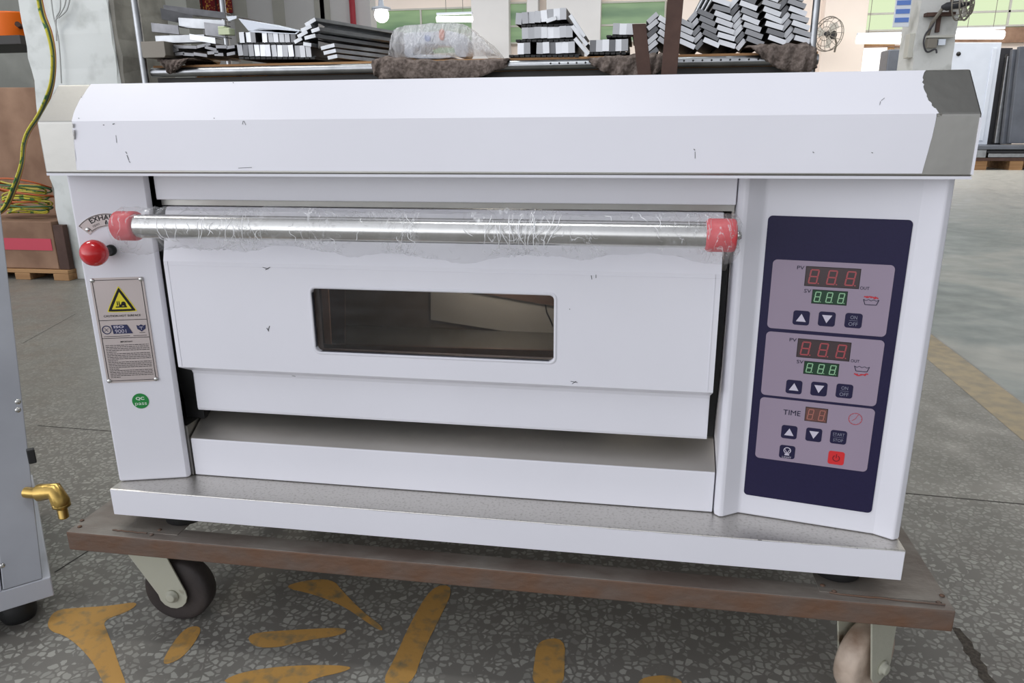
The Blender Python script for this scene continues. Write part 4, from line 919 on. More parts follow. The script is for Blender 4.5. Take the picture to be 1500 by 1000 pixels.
# one bar profile (channel seen from its end): bright end, long body
def bar_mesh(w_, h, L, mats=('galv_light', 'galv', 'black'), lip=.004):
    mb = MB(); mb.box((-w_/2, 0, -h/2), (w_/2, .004, h/2), 0)            # bright folded end plate
    mb.box((-w_/2, .004, h/2-lip), (w_/2, L, h/2), 1); mb.box((-w_/2, .004, -h/2), (-w_/2+lip, L, h/2-lip), 1); mb.box((w_/2-lip, .004, -h/2), (w_/2, L, h/2-lip), 1)
    mb.box((-w_/2+lip, .006, -h/2), (w_/2-lip, .02, h/2-lip), 2); return mb
def bar_proto(name, w_, h, L, label, cat, group, mats=('end', 'rack_dark', 'black')):  # bodies and cores coloured dark to paint the shade between bars
    mb = bar_mesh(w_, h, L); o = bpy.data.objects.new(name, None); bpy.data.objects.remove(o)
    me = bpy.data.meshes.new(name); me.from_pydata([tuple(v) for v in mb.v], [], mb.f)
    for m_ in mats: me.materials.append(M[m_])
    for p, mi in zip(me.polygons, mb.mi): p.material_index = mi
    bm = bmesh.new(); bm.from_mesh(me); bmesh.ops.recalc_face_normals(bm, faces=bm.faces); bm.to_mesh(me); bm.free()
    o = bpy.data.objects.new(name, me); return tag(o, label, cat, group)
def put(proto, x, y, z, ry=0, rz=0, rx=0, first={}):
    if proto.name not in first: first[proto.name] = 1; o = proto
    else: o = proto.copy()
    COL.objects.link(o); o.location = (x, y, z); o.rotation_euler = (rx, ry, rz); return o
PXM = .00308   # metres per reference pixel at the rack
def row(proto, px0, px1, py0, py1, wpx, Y=YS, skip=(), jit=.3, rnd=3):
    n_ = int((px1-px0)/wpx)
    for k in range(n_):
        if k in skip: continue
        f_ = k/(n_-1) if n_ > 1 else 0
        p = at(px0+(k+.5)*wpx, py0+(py1-py0)*f_, 'y', Y); put(proto, p.x, Y+random.uniform(0, .01), p.z+random.uniform(-.001, .001), math.radians(random.uniform(-rnd, rnd)))
pa = bar_proto('metal_channel', .0225, .044, .55, 'upright metal channel in the top row of the low stack under the white sheets', 'metal profile', 'channels in the top row of the low stack')
row(pa, 350, 440, 55, 54, 8.2, skip=(3,))
pa = bar_proto('metal_channel', .0235, .048, .55, 'upright metal channel in the bottom row of the low stack under the white sheets', 'metal profile', 'channels in the bottom row of the low stack')
row(pa, 346, 462, 73, 75, 8.4)
pa = bar_proto('metal_channel', .026, .044, .55, 'upright metal channel in the topmost row of the three-row stack', 'metal profile', 'channels in the top row of the three-row stack')
row(pa, 755, 836, 27, 20, 9.3, rnd=5)
pa = bar_proto('metal_channel', .027, .044, .55, 'upright metal channel in the middle row of the three-row stack', 'metal profile', 'channels in the middle row of the three-row stack')
row(pa, 764, 846, 48.5, 46, 9.3)
pa = bar_proto('metal_channel', .027, .044, .55, 'upright metal channel in the bottom row of the three-row stack', 'metal profile', 'channels in the bottom row of the three-row stack')
row(pa, 758, 848, 71, 69, 9.3, skip=(2,))
pa = bar_proto('metal_channel', .027, .045, .55, 'upright metal channel in the lower row of the stack left of the short post', 'metal profile', 'channels in the lower row of the small stack')
row(pa, 864, 922, 67, 66, 9.3)
pa = bar_proto('metal_channel', .030, .042, .50, 'upright metal channel topping the small stack left of the short post', 'metal profile', 'channels on top of the small stack')
row(pa, 898, 932, 42, 42, 10)
# black toothed fillers painting the shade in the gaps between rows
def strip(px0, px1, py, label, hh=3.5, Y=YS+.004):
    mb = MB(); n_ = int((px1-px0)/8)
    for k in range(n_):
        a = at(px0+k*8+.5, py+hh/2, 'y', Y); b_ = at(px0+k*8+7, py-hh/2, 'y', Y); mb.box((a.x, Y, a.z), (b_.x, Y+.5, b_.z))
    A = at(px0, py, 'y', Y); B = at(px1, py, 'y', Y); mb.box((A.x, Y+.01, A.z-.002), (B.x, Y+.5, A.z+.003))
    tag(mb.build('notched_strip', M['black']), label, 'strip')
strip(350, 462, 85, 'black toothed strip under the bottom row of the low stack'); strip(348, 452, 63.5, 'black toothed strip between the two rows of the low stack')
strip(745, 850, 82, 'black toothed strip under the bottom row of the three-row stack'); strip(755, 846, 59.5, 'black toothed strip between the bottom and middle rows of the three-row stack'); strip(763, 840, 37.5, 'black toothed strip between the middle and top rows of the three-row stack')
strip(862, 922, 78, 'black toothed strip under the small stack beside the short brown post'); strip(888, 924, 53, 'black toothed strip between the rows of the small stack')
# angled flat parts at the right of the three-row stack
for k, (a, b_) in enumerate((((835, 22), (856, 54)), ((838, 38), (860, 66)), ((842, 56), (862, 80)), ((800, 31), (815, 26)))):
    A = at(*a, 'y', YS-.01); B = at(*b_, 'y', YS-.01); d_ = (B-A)
    n_ = Vector((d_.z, 0, -d_.x)).normalized()
    tag(MB().obox((A+B)/2+Vector((0, .12, 0)), d_/2, Vector((0, .12, 0)), n_*.008).build('metal_offcut', M['galv_light'], bevel=.001), ['slanted bright offcut leaning on the right end of the three-row stack, uppermost', 'slanted bright offcut leaning on the right end of the three-row stack, middle one', 'slanted bright offcut leaning on the right end of the three-row stack, lowest', 'small bright offcut lying in the top row of the three-row stack'][k], 'metal profile')
# herringbone stacks
hb_cols = [  # centre x at bottom, centre x at top, y from, y to, step, tilt deg (+ = falls to the right), width px
 (956, 956, 76, 22, 10.3, -38, 16, 'leftmost herringbone column, between the two brown posts'),
 (972, 972, 60, 22, 10.3, 33, 15, 'second herringbone column, behind the long brown post'),
 (1006, 1002, 64, 30, 10.5, 22, 22, 'low column just right of the long brown post'),
 (1026, 1016, 64, 22, 10.3, -48, 14, 'narrow rising column beside the long brown post'),
 (1043, 1035, 62, 20, 10.5, 24, 22, 'column left of the tallest herringbone stack'),
 (1066, 1056, 64, -4, 10.4, 18, 23, 'left column of the first tall stack'),
 (1087, 1076, 64, -4, 10.4, -50, 15, 'middle rising column of the first tall stack'),
 (1106, 1095, 60, -6, 10.4, 20, 23, 'right column of the first tall stack'),
 (1139, 1128, 58, -6, 10.4, 19, 23, 'left column of the last tall stack'),
 (1158, 1147, 56, -4, 10.4, -50, 15, 'middle rising column of the last tall stack'),
 (1178, 1165, 58, -6, 10.6, 18, 23, 'right column of the last tall stack')]
for i, (xb_, xt_, ya_, yb_, stp, tilt, wpx, lab) in enumerate(hb_cols):
    pr = bar_proto('metal_profile', wpx*PXM, .0185, .60, 'short metal profile in the '+lab, 'metal profile', 'profiles in the '+lab)
    nn = int((ya_-yb_)/stp)+1
    for k in range(nn):
        y = ya_-k*stp; x = xb_+(xt_-xb_)*(ya_-y)/max(1, (ya_-yb_)); p = at(x+random.uniform(-.8, .8), y, 'y', YS+.02)
        put(pr, p.x, YS+.02+(.03 if tilt < 0 else 0)+random.uniform(0, .01), p.z, math.radians(tilt+random.uniform(-2.5, 2.5)))
# slanting pale profiles behind the herringbone at the top
for k in range(5):
    A = at(1008+k*7, 40-k*2, 'y', YS+.65); B = at(1036+k*7, -14, 'y', YS+.65)
    tag(MB().tube([A, B], .010, 4).build('metal_profile', M['galv'], auto=True), 'long pale metal profile leaning diagonally behind the herringbone stack', 'metal profile', 'profiles leaning diagonally behind the herringbone stack')
# left pile: big dull channels
def chan(px0, py0, px1, py1, hpx, Y, label, m='galv_dark', depth=.5, lift=0, skew=0):
    A = at(px0, py0, 'y', Y); B = at(px1, py1, 'y', Y+skew); d_ = (B-A); h = hpx*PXM
    up = Vector((0, 0, 1)); t_ = .004; dirn = d_.normalized(); side = Vector((0, 1, 0))
    mb = MB(); c = (A+B)/2
    mb.obox(c, d_/2, side*t_/2, up*h/2); mb.obox(c+up*(h/2)+side*.025, d_/2, side*.027, up*t_/2); mb.obox(c-up*(h/2)+side*.025, d_/2, side*.027, up*t_/2)
    return tag(mb.build('metal_channel', M[m], bevel=.0008), label, 'metal profile')
chan(236, 20, 283, 30, 14, YS+.02, 'dull channel on top of the left pile, its open end at the left', 'galv_dark', skew=.10)
chan(240, 12, 330, 23, 8, YS+.12, 'long dull channel lying highest at the back of the left pile', skew=.12)
chan(222, 40, 262, 44, 11, YS+.0, 'short dull channel in the middle of the left pile')
chan(262, 33, 330, 37, 12, YS+.05, 'broad dull channel in the middle of the left pile', 'galv')
chan(300, 42, 330, 46, 16, YS-.005, 'grey bent piece standing below the broad channel of the left pile', 'galv_dark')
chan(228, 58, 300, 56, 9, YS+.0, 'light channel lying across the low part of the left pile', 'galv')
chan(278, 54, 316, 60, 7, YS-.01, 'short bright channel lying over the dark bars of the left pile', 'galv_light')
for k in range(14):
    x = 240+(k % 7)*15+random.uniform(-4, 4); y = 68+(k//7)*10+random.uniform(-1, 2)
    A = at(x, y, 'y', YS+.0); B = at(x+random.uniform(12, 20), y+random.uniform(-5, 5), 'y', YS+.0); d_ = B-A
    tag(MB().obox((A+B)/2+Vector((0, .15, 0)), d_/2, Vector((0, .15, 0)), Vector((0, 0, .007))).build('metal_bar', M['galv_dark'], bevel=.001), 'short dark bent bar at the bottom of the left pile', 'metal profile', 'dark bent bars at the bottom of the left pile')
A = at(209, 85, 'y', YS-.06); B = at(240, 60, 'y', YS-.06)
tag(MB().hexa([(A.x, YS-.06, A.z+.004), (A.x+.006, YS-.06, A.z), (B.x-.008, YS-.06, A.z), (B.x, YS-.06, A.z+.01), (B.x, YS-.06, B.z), (A.x, YS-.06, B.z)], [(A.x, YS+.4, A.z+.004), (A.x+.006, YS+.4, A.z), (B.x-.008, YS+.4, A.z), (B.x, YS+.4, A.z+.01), (B.x, YS+.4, B.z), (A.x, YS+.4, B.z)]).build('metal_housing', M['fan'], bevel=.002), 'grey box-shaped metal housing poking out at the left end of the rack', 'metal housing')
A = at(320, 51, 'y', YS-.03); B = at(335, 38, 'y', YS-.03)
tag(MB().box((A.x, YS-.03, A.z), (B.x, YS+.02, B.z-.008)).box((A.x, YS-.03, B.z-.008), (A.x+.03, YS+.02, B.z)).build('foam_block', mat('pale_green_foam', srgb(205, 214, 178), .8), bevel=.002), 'small pale green block between the left pile and the white sheets', 'block')
# white sheets over the low stack
for (a, b_, c_, d_, lab) in (((349, 27), (438, 45), (432, 49), (364, 45), 'folded white metal sheet lying on top of the low channel stack'), ((331, 24), (346, 23), (346, 27), (335, 31), 'narrow white sheet end left of the folded white sheet'), ((380, 41), (438, 46), (434, 50), (364, 47), 'second white sheet lying directly on the low channel stack')):
    P = [at(*p, 'y', YS+.0) for p in (a, b_, c_, d_)]; mb = MB(); mb.slab([P[0], P[3], P[2], P[1]], (0, .006, 0)); mb.add([P[0], P[1], P[1]+Vector((.02, .35, .0)), P[0]+Vector((.02, .35, .01))], [[0, 1, 2, 3]])
    tag(mb.build('metal_sheet', M['white_metal']), lab, 'sheet metal')
# pile of long profiles receding to the right
lp_defs = [((447, 37), (462, 28), 'top'), ((441, 45), (456, 38), ''), ((436, 54), (450, 46), ''), ((456, 46), (468, 42), ''), ((446, 56), (462, 52), ''), ((431, 62), (442, 56), ''), ((444, 64), (456, 66), ''), ((470, 71), (490, 66), ''), ((474, 78), (492, 74), ''), ((480, 85), (494, 82), '')]
for k, (a, b_, s_) in enumerate(lp_defs):
    A = at(*a, 'y', YS+.0); B = at(*b_, 'y', YS+.0); d_ = B-A; up = Vector((-d_.z, 0, d_.x)).normalized()*.008
    far_ = Vector((.36, .62, -.03)) if k < 7 else Vector((.16, .3, -.01))
    mb = MB(); L0 = [A-up, B-up, B+up, A+up]; mb.hexa(L0, [p+far_ for p in L0]); tag(mb.build('long_profile', M['galv'], bevel=.001), 'long flat profile with its bright cut end at the left of the receding pile', 'metal profile', 'long flat profiles of the receding pile')
    MB().slab([p-Vector((0, .0008, 0)) for p in L0], (0, -.001, 0)).build('profile_end', M['galv_light'], bpy.context.scene.collection.objects[-1]) if False else None
P = [at(467, 47, 'y', YS+.02), at(470, 62, 'y', YS+.02), at(474, 68, 'y', YS+.02)]
for k in range(3):
    a0 = at(466, 34+k*13, 'y', YS+.02); a1 = at(466, 45+k*13, 'y', YS+.02); b0 = at(560, 61+k*8, 'y', YS+.5); b1 = at(562, 68+k*8, 'y', YS+.5)
    mb = MB(); mb.hexa([a0, a1, a1+Vector((0, .06, 0)), a0+Vector((0, .06, 0))], [b0, b1, b1+Vector((0, .06, 0)), b0+Vector((0, .06, 0))])
    tag(mb.build('long_profile', M['galv_light' if k == 0 else 'galv'], bevel=.001), ['long box profile on top of the receding pile', 'long box profile in the middle of the receding pile', 'long box profile at the bottom of the receding pile'][k], 'metal profile')

# plastic-wrapped machine
pm = thing('wrapped_machine', at(660, 86, 'y', YS+.2), 'small white sewing-type machine covered by a milky plastic bag on the rack', 'machine')
Yp = YS+.15
def pslab(pts, Y, th, m_, nm, par, sm=1, bev=.004):
    P = [at(x, y, 'y', Y) for x, y in (smooth_poly(pts, sm) if sm else pts)]; mb = MB(); mb.slab(P, (0, th, 0)); return mb.build(nm, m_, par, bevel=bev)
pslab([(592, 62), (590, 50), (600, 47), (640, 46), (655, 44), (684, 52), (688, 84), (668, 84), (664, 66), (640, 64), (606, 64), (604, 84), (592, 84)], Yp, .12, M['white_metal'], 'machine_body', pm)
pslab([(600, 80), (660, 80), (660, 86), (600, 86)], Yp-.03, .2, M['white_metal'], 'machine_bed', pm)
pslab([(643, 42), (651, 42), (651, 59), (643, 59)], Yp-.012, .01, M['orange'], 'orange_tape', pm)
pslab(circ(626, 56, 4.5, 14), Yp-.012, .01, M['blueprint'], 'blue_badge', pm, 0, 0)
mb = MB(); ol = [(581, 86), (583, 60), (586, 47), (602, 41), (640, 38), (672, 37), (688, 40), (700, 50), (716, 62), (728, 76), (735, 86)]
vs = []; nn = 5
lay = [(-.10, 1.0, .0), (-.04, 1.0, .0), (.06, .99, -.004), (.16, .97, -.01), (.22, .6, 0)]
fine = []
for i in range(len(ol)-1):
    for k in range(5): t = k/5; fine.append((ol[i][0]+(ol[i+1][0]-ol[i][0])*t+random.uniform(-.6, .6), ol[i][1]+(ol[i+1][1]-ol[i][1])*t+random.uniform(-.5, .5)))
fine.append(ol[-1]); bz = at(660, 86, 'y', Yp).z; bx = at(660, 86, 'y', Yp).x
for dy, sc, _ in lay:
    for (x, y) in fine: p = at(x, y, 'y', Yp); vs.append((bx+(p.x-bx)*sc, Yp+dy+random.uniform(-.006, .006), bz+(p.z-bz)*sc))
k = len(fine); fs = [[a*k+i, a*k+i+1, (a+1)*k+i+1, (a+1)*k+i] for a in range(len(lay)-1) for i in range(k-1)]
mb.add(vs, fs, True); cen = len(mb.v); P = vs[:k]
g = 8; fv = []
for r_ in range(g+1):
    for i in range(k):
        s_ = r_/g; p = P[i]; fv.append((p[0], p[1]-.02*math.sin(math.pi*s_)+random.uniform(-.007, .007), bz+(p[2]-bz)*(1-s_)))
mb.add(fv, [[a*k+i, a*k+i+1, (a+1)*k+i+1, (a+1)*k+i] for a in range(g) for i in range(k-1)], True)
mb.build('plastic_bag', M['bag'], pm)

# felt cloths over the rack edge
def cloth(outline_top, outline_bot, label, Y=YS-.035, n=40):
    mb = MB(); vs = []; rows = 9
    for r_ in range(rows+4):
        for i in range(n+1):
            t = i/n
            def interp(o_):
                s_ = t*(len(o_)-1); j = min(int(s_), len(o_)-2); f_ = s_-j; return (o_[j][0]+(o_[j+1][0]-o_[j][0])*f_, o_[j][1]+(o_[j+1][1]-o_[j][1])*f_)
            a = interp(outline_top); b_ = interp(outline_bot)
            if r_ < 4:
                p = at(*a, 'y', Y); vs.append((p.x, Y+.22-.05*r_-.0, p.z+.004*math.sin(i*.9)+(.0 if r_ else -.01)))
            else:
                s_ = (r_-3)/(rows); x = a[0]+(b_[0]-a[0])*s_; y = a[1]+(b_[1]-a[1])*s_; p = at(x, y, 'y', Y)
                vs.append((p.x+random.uniform(-.002, .002), Y+.012*math.sin(i*.8+s_*2)*s_+random.uniform(-.003, .003)-.01*math.sin(s_*3), p.z+random.uniform(-.002, .002)))
    mb.add(vs, [[r_*(n+1)+i, r_*(n+1)+i+1, (r_+1)*(n+1)+i+1, (r_+1)*(n+1)+i] for r_ in range(rows+3) for i in range(n)], True)
    o = mb.build('felt_cloth', M['cloth']); sd = o.modifiers.new('thick', 'SOLIDIFY'); sd.thickness = .006
    return tag(o, label, 'cloth')
cloth([(545, 86), (562, 80), (600, 85), (660, 86), (745, 84)], [(546, 108), (556, 116), (620, 116), (690, 118), (742, 98)], 'grey-brown felt cloth hanging over the rack edge below the plastic-wrapped machine')
cloth([(862, 84), (890, 80), (920, 78), (960, 76), (972, 76)], [(866, 95), (880, 104), (905, 114), (950, 116), (972, 100)], 'grey-brown felt cloth hanging over the rack edge behind the short brown post')
cloth([(1095, 66), (1120, 62), (1150, 62), (1186, 60), (1197, 68)], [(1110, 78), (1125, 92), (1145, 103), (1180, 108), (1196, 100)], 'bulky grey-brown felt cloth hanging from the right end of the rack')
cloth([(230, 86), (245, 85), (262, 85), (280, 84)], [(238, 92), (248, 108), (256, 106), (270, 92)], 'small scrap of dark felt hanging at the left end of the rack')
# the two brown posts in front of the rack
def post(a, b_, wpx, Y, label):
    A = at(*a, 'y', Y); B = at(*b_, 'y', Y); d_ = (B-A); c = (A+B)/2
    mb = MB(); w_ = wpx*.00295/2; mb.obox(c, Vector((w_, 0, 0)), Vector((0, .004, 0)), d_/2); mb.obox(c+Vector((w_-.004, .025, 0)), Vector((.004, 0, 0)), Vector((0, .024, 0)), d_/2)
    return tag(mb.build('steel_post', M['rust_dark'], bevel=.001), label, 'post')
zf1 = at(947, 112, 'y', YS-.10)
def post_floor(top, ref, wpx, Y, label):
    A = at(*top, 'y', Y); R_ = at(*ref, 'y', Y); d_ = (R_-A); t = (A.z-0)/(A.z-R_.z); B = A+d_*t
    c = (A+B)/2; mb = MB(); w_ = wpx*.00295/2; mb.obox(c, Vector((w_, 0, 0)), Vector((0, .004, 0)), (B-A)/2); mb.obox(c+Vector((w_-.004, .026, 0)), Vector((.004, 0, 0)), Vector((0, .022, 0)), (B-A)/2)
    for v in mb.v: v.z = max(v.z, 0)
    return tag(mb.build('steel_post', M['rust_dark'], bevel=.001), label, 'post')
post_floor((936, 35), (944, 110), 18, YS-.12, 'short dark brown steel post standing in front of the rack')
post_floor((992, -30), (980, 108), 20, YS-.21, 'long dark brown steel post standing in front of the herringbone stack')

# ------------------------------------------------------------------ things on and by the walls
# calendar-like red banner
A = at(279, 21, 'y', 7.97); B = at(338, -12, 'y', 7.97)
bn = tag(MB().box((A.x, 7.955, A.z), (B.x, 7.975, B.z)).build('wall_banner', M['paper_red'], bevel=.002), 'dark red and gold paper banner on the pale wall above the left pile', 'banner')
for x in (297, 318):
    p = at(x, 21, 'y', 7.95); MB().box((p.x-.01, 7.948, A.z), (p.x+.01, 7.954, B.z)).build('banner_strip', mat('maroon_paper', srgb(70, 20, 28), .6), bn)
# red pipe
p0 = at(518, 41, 'y', 7.9); p1 = at(509, -20, 'y', 7.9)
tag(MB().tube([p0, (p0.x, 7.9, p1.z+1)], .034, 14).tube([p0+Vector((0, 0, .0)), p0-Vector((0, 0, .05))], .045, 14).tube([p0+Vector((0, 0, -.01)), (p0.x, 7.99, p0.z-.01)], .02, 8).build('fire_pipe', M['redpipe']), 'vertical red pipe on the pale wall beside the round lamp', 'pipe')
# round hanging lamp
lm = at(559, 22, 'y', 7.0); la = thing('pendant_lamp', lm, 'bright round hanging lamp under a shallow shade, left of the green window', 'lamp')
MB().lathe(lm-Vector((0, 0, .075)), (0, 0, 1), [(.075-.075*math.cos(math.radians(a)), .075*math.sin(math.radians(a))) for a in range(0, 181, 15)], 24).build('bulb', glow('lamp_bulb_glow', (1, .98, .95), 7), la)
MB().lathe(lm+Vector((0, 0, .05)), (0, 0, 1), [(0, .10), (.02, .095), (.035, .03), (.09, .025)], 24).build('lamp_shade', M['white_metal'], la)
MB().tube([lm+Vector((0, 0, .14)), lm+Vector((.01, 0, 1.6))], .006, 6).build('cord', M['redpipe'], la)
# fluorescent tubes
for (x0_, x1_, y_, lab, Y) in ((640, 692, 28, 'lit fluorescent tube across the left green window', 15.5), (1255, 1337, 58, 'lit fluorescent tube over the bright doorway', 15.5), (1399, 1470, 51, 'lit fluorescent tube above the white cabinet door', 15.5)):
    A = at(x0_, y_, 'y', Y); B = at(x1_, y_, 'y', Y); tt = thing('fluorescent_lamp', (A+B)/2, lab, 'lamp')
    MB().tube([A, B], .075 if x0_ > 1000 else .06, 12).build('tube', M['lamp'], tt); MB().box((A.x, Y-.03, A.z+.08), (B.x, Y+.05, A.z+.12)).build('fixture', M['white_metal'], tt)
    for xx in (A.x+.2, B.x-.2): MB().tube([(xx, Y, A.z+.12), (xx, Y, 6.0)], .006, 6).build('hanger', M['fan'], tt)
# wall fans
def fan(cx_, cy_, rpx, Y, yawf, label, mot=(-9, 4)):
    c = at(cx_, cy_, 'y', Y); r_ = rpx*(at(cx_+1, cy_, 'y', Y)-c).length; t_ = thing('wall_fan', c, label, 'fan')
    n_ = Vector((math.sin(yawf), -math.cos(yawf), .05)).normalized(); u_ = Vector((0, 0, 1)).cross(n_).normalized(); v_ = n_.cross(u_); mb = MB()
    for q_, off in ((1, .02), (.72, .07), (.40, .09)):
        mb.tube([c+n_*off+(u_*math.cos(2*math.pi*k/28)+v_*math.sin(2*math.pi*k/28))*r_*q_ for k in range(28)], .010 if q_ == 1 else .006, 6, closed=True)
    mb.tube([c-n_*.06+(u_*math.cos(2*math.pi*k/28)+v_*math.sin(2*math.pi*k/28))*r_*.95 for k in range(28)], .008, 6, closed=True)
    for k in range(16):
        a = 2*math.pi*k/16; e_ = u_*math.cos(a)+v_*math.sin(a); mb.tube([c+n_*.10+e_*r_*.12, c+n_*.09+e_*r_*.4, c+n_*.07+e_*r_*.72, c+n_*.02+e_*r_, c-n_*.06+e_*r_*.95], .005, 5)
    mb.build('cage', M['fan'], t_)
    bl = MB()
    for k in range(3):
        a = 2*math.pi*k/3+.4; e_ = u_*math.cos(a)+v_*math.sin(a); f_ = u_*math.cos(a+.9)+v_*math.sin(a+.9)
        bl.slab([c+e_*r_*.15, c+e_*r_*.8, c+(e_+f_).normalized()*r_*.85+n_*.02, c+f_*r_*.6+n_*.03, c+f_*r_*.15+n_*.01], n_*.006)
    bl.build('fan_blades', mat('pale_fan_blade', srgb(205, 200, 190), .5), t_)
    MB().lathe(c-n_*.22, n_, [(0, r_*.12), (.05, r_*.26), (.18, r_*.26), (.24, r_*.14), (.30, r_*.12)], 18).build('motor', M['rack_dark'], t_)
    MB().tube([c-n_*.2, c-n_*.3-Vector((0, 0, .15)), (c-n_*.3).xyz-Vector((0, -.1, .3))], .02, 8).build('wall_arm', M['fan'], t_)
    return t_
fan(1213, 50, 25, YF-1.0, -.85, 'round wire-caged wall fan right of the felt-draped rack end')
# column at right
YR = 9.0
xa, xb = at(1341, 60, 'y', YR).x, at(1400, 60, 'y', YR).x
rc = tag(rough_prism(xa, xb, YR, YR+.55, 5.4, 40, .01).build('painted_column', mat('dirty_white_column', srgb(206, 206, 202), .85, 0, .2, bump=.2, vscale=4, col2=srgb(160, 160, 154), thr=(.5, .8))), 'square off-white column with wall fittings, left of the white cabinet door', 'column')
fan(1411, 6, 24, YR-.3, .9, 'wire-caged fan cut by the top edge, right of the off-white column')
fb = thing('steel_bracket', at(1375, 25, 'y', YR-.02), 'dark T-shaped steel bracket fixed on the off-white column', 'bracket')
def colbox(x0_, y0_, x1_, y1_, th, m_, nm, par, Y=YR): return pbox(x0_, y0_, x1_, y1_, Y-th-.012, th, ).build(nm, m_, par, bevel=.003)
colbox(1357, 17, 1401, 23, .10, M['rust_dark'], 'cross_arm', fb); colbox(1371, 20, 1380, 47, .05, M['rust_dark'], 'upright', fb); colbox(1392, -6, 1398, 18, .05, M['rust_dark'], 'short_arm', fb)
wb = thing('junction_box', at(1372, 62, 'y', YR-.05), 'grey socket box with loose wires below the steel bracket on the column', 'electrical box')
colbox(1358, 56, 1374, 70, .10, M['fan'], 'box_body', wb); colbox(1374, 57, 1386, 66, .06, M['white_metal'], 'socket', wb); colbox(1358, 51, 1398, 55, .08, M['frame'], 'ledge', wb)
hang([(1371, 24), (1366, 38), (1356, 50), (1353, 64), (1358, 76), (1370, 72), (1372, 78)], YR-.12, .010, M['wire_k'], 'loose_wire', wb)
A = at(1332, 40, 'y', YR+.1); B = at(1351, -12, 'y', YR+.1)
ps = thing('wall_notice', at(1341, 15, 'y', YR-.2), 'blue and white notice sheet on the left side of the off-white column', 'notice')
xs_ = at(1341, 15, 'y', YR).x-.045
z0_, z1_ = at(1340, 40, 'y', YR+.1).z, at(1340, -14, 'y', YR+.1).z
MB().box((xs_-.17, YR+.02, z0_), (xs_, YR+.05, z1_)).build('sheet', mat('white_paper', srgb(222, 226, 232), .7), ps)
for k in range(4): zz = z0_+.05+(z1_-z0_)*k/4.3; MB().box((xs_-.16, YR+.014, zz), (xs_-.01, YR+.0195, zz+.05)).build('printed_band', M['blueprint'], ps)
# small grey box/boards behind, left of the column: rack post zone with notice
tag(MB().box((at(1301, 80, 'y', 15).x, 15.0, 0), (at(1328, 80, 'y', 15).x, 15.5, at(1315, 72, 'y', 15).z)).build('dark_cabinet', M['rack'], bevel=.02), 'grey machine cabinet beside the bright doorway', 'cabinet')
tag(MB().box((at(1331, 66, 'y', YR+.05).x, YR+.04, at(1335, 84, 'y', YR).z), (xa-.001+.012, YR+.2, at(1335, 48, 'y', YR).z)).build('switch_box', M['frame'], bevel=.006), 'narrow pale box fixed to the left side of the off-white column', 'electrical box')
# white cabinet door panel and racks at the far right
YD = 13.2
P = [at(1390, 62, 'y', YD), at(1468, 62, 'y', YD), at(1446, 212, 'y', YD), at(1388, 212, 'y', YD)]
for p in P[2:]: pass
dv = thing('cabinet_door_panel', (P[3]+P[2])/2, 'tall white metal cabinet door leaning upright right of the off-white column', 'cabinet door')
mb = MB().slab(P, (0, .06, 0)); mb.build('door_sheet', M['white_metal'], dv, bevel=.01)
Q = [at(1455, 70, 'y', YD-.02), at(1461, 70, 'y', YD-.02), at(1440, 206, 'y', YD-.02), at(1434, 206, 'y', YD-.02)]
MB().slab(Q, (0, .018, 0)).build('door_fold', M['white_metal'], dv, bevel=.004)
c_ = at(1404, 79, 'y', YD); MB().lathe(c_, (0, -1, 0), [(0, .035), (.008, .035)], 18).build('lock_hole', M['black'], dv)
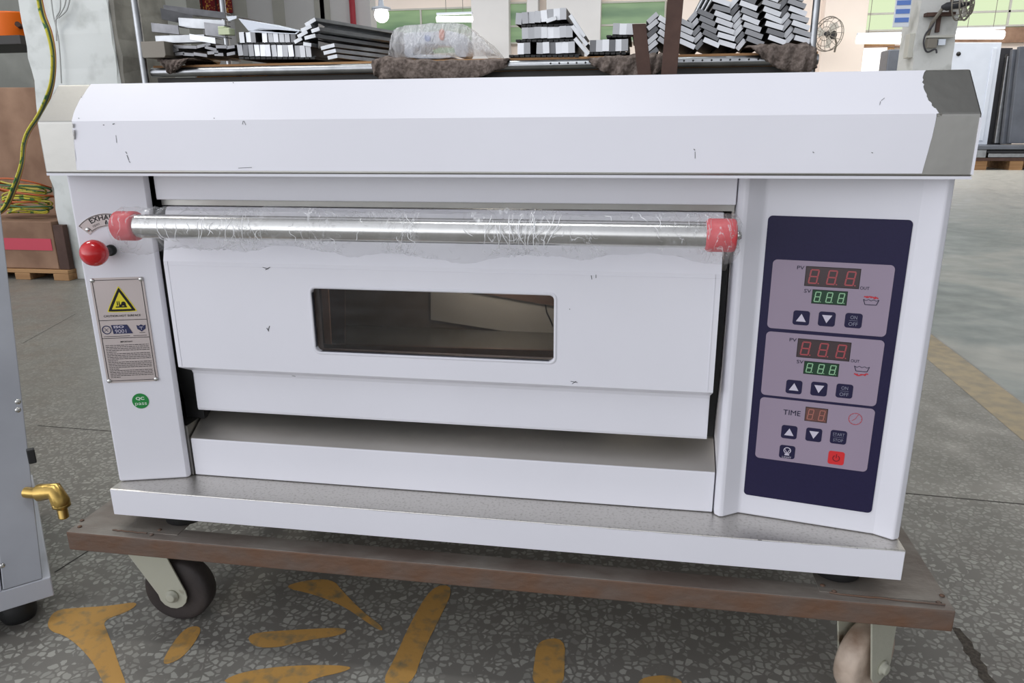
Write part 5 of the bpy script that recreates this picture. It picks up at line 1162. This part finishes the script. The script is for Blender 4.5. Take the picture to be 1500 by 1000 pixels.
# rack frame parts
def upright(x0t, x1t, x0b, x1b, yt, yb, Y, m_, label, th=.10, dots=0, dark=False):
    P = [at(x0t, yt, 'y', Y), at(x1t, yt, 'y', Y), at(x1b, yb, 'y', Y), at(x0b, yb, 'y', Y)]
    o = thing('cabinet_frame', (P[2]+P[3])/2, label, 'cabinet frame'); MB().slab(P, (0, th, 0)).build('frame_sheet', m_, o, bevel=.008)
    for k in range(dots):
        f_ = (k+.5)/dots; x = (x0t+x1t)/2*(1-f_)+(x0b+x1b)/2*f_; p = at(x, yt+(yb-yt)*f_, 'y', Y); MB().box((p.x-.02, Y-.01, p.z-.03), (p.x+.02, Y-.001, p.z+.03)).build('slot', M['black'] if dark else M['steel_bright'], o)
    return o
upright(1466, 1484, 1446, 1466, 70, 212, YD+.25, M['rack_dark'], 'dark steel frame with a row of bright studs beside the white cabinet door', dots=6)
upright(1476, 1490, 1457, 1474, 82, 210, YD+.13, M['galv'], 'light grey folded sheet between the studded dark frame and the slotted panel')
upright(1484, 1497, 1468, 1482, 72, 211, YD+.01, M['rack'], 'narrow grey upright left of the slotted panel')
upright(1494, 1560, 1478, 1560, 68, 210, YD-.11, M['rack'], 'grey slotted cabinet panel at the far right edge', dots=5, dark=True)
for k, (x0_, x1_, y0_, y1_, m_, lab) in enumerate(((1424, 1560, 213, 219, 'rack', 'flat grey sheet lying on top of the low stack under the cabinet frames'), (1426, 1446, 219, 231, 'galv', 'short grey folded part at the left end of the low stack'), (1446, 1560, 220, 224, 'rack_dark', 'dark sheet in the middle of the low stack under the cabinet frames'), (1447, 1560, 224, 231, 'galv', 'light sheet at the bottom of the low stack under the cabinet frames'))):
    tag(pbox(x0_, y0_, x1_, y1_, YD-.4+k*.02, .8, ).build('metal_sheet', M[m_], bevel=.01), lab, 'sheet metal')
A = at(1424, 231, 'y', YD-.38); B = at(1560, 231, 'y', YD-.38)
pt = thing('pallet', ((A.x+B.x)/2, YD, 0), 'dark wooden pallet under the stacked grey sheets at the far right', 'pallet')
MB().box((A.x, YD-.38, A.z-.05), (B.x, YD+.5, A.z-.002)).build('deck_board', M['rust_dark'], pt)
for k in range(3): xx = A.x+.05+k*(B.x-A.x-.3)/2; MB().box((xx, YD-.36, 0), (xx+.2, YD+.5, A.z-.051)).build('block', M['wood'], pt)
# plant-like dark scrap visible above the hood
bpy.context.view_layer.update()
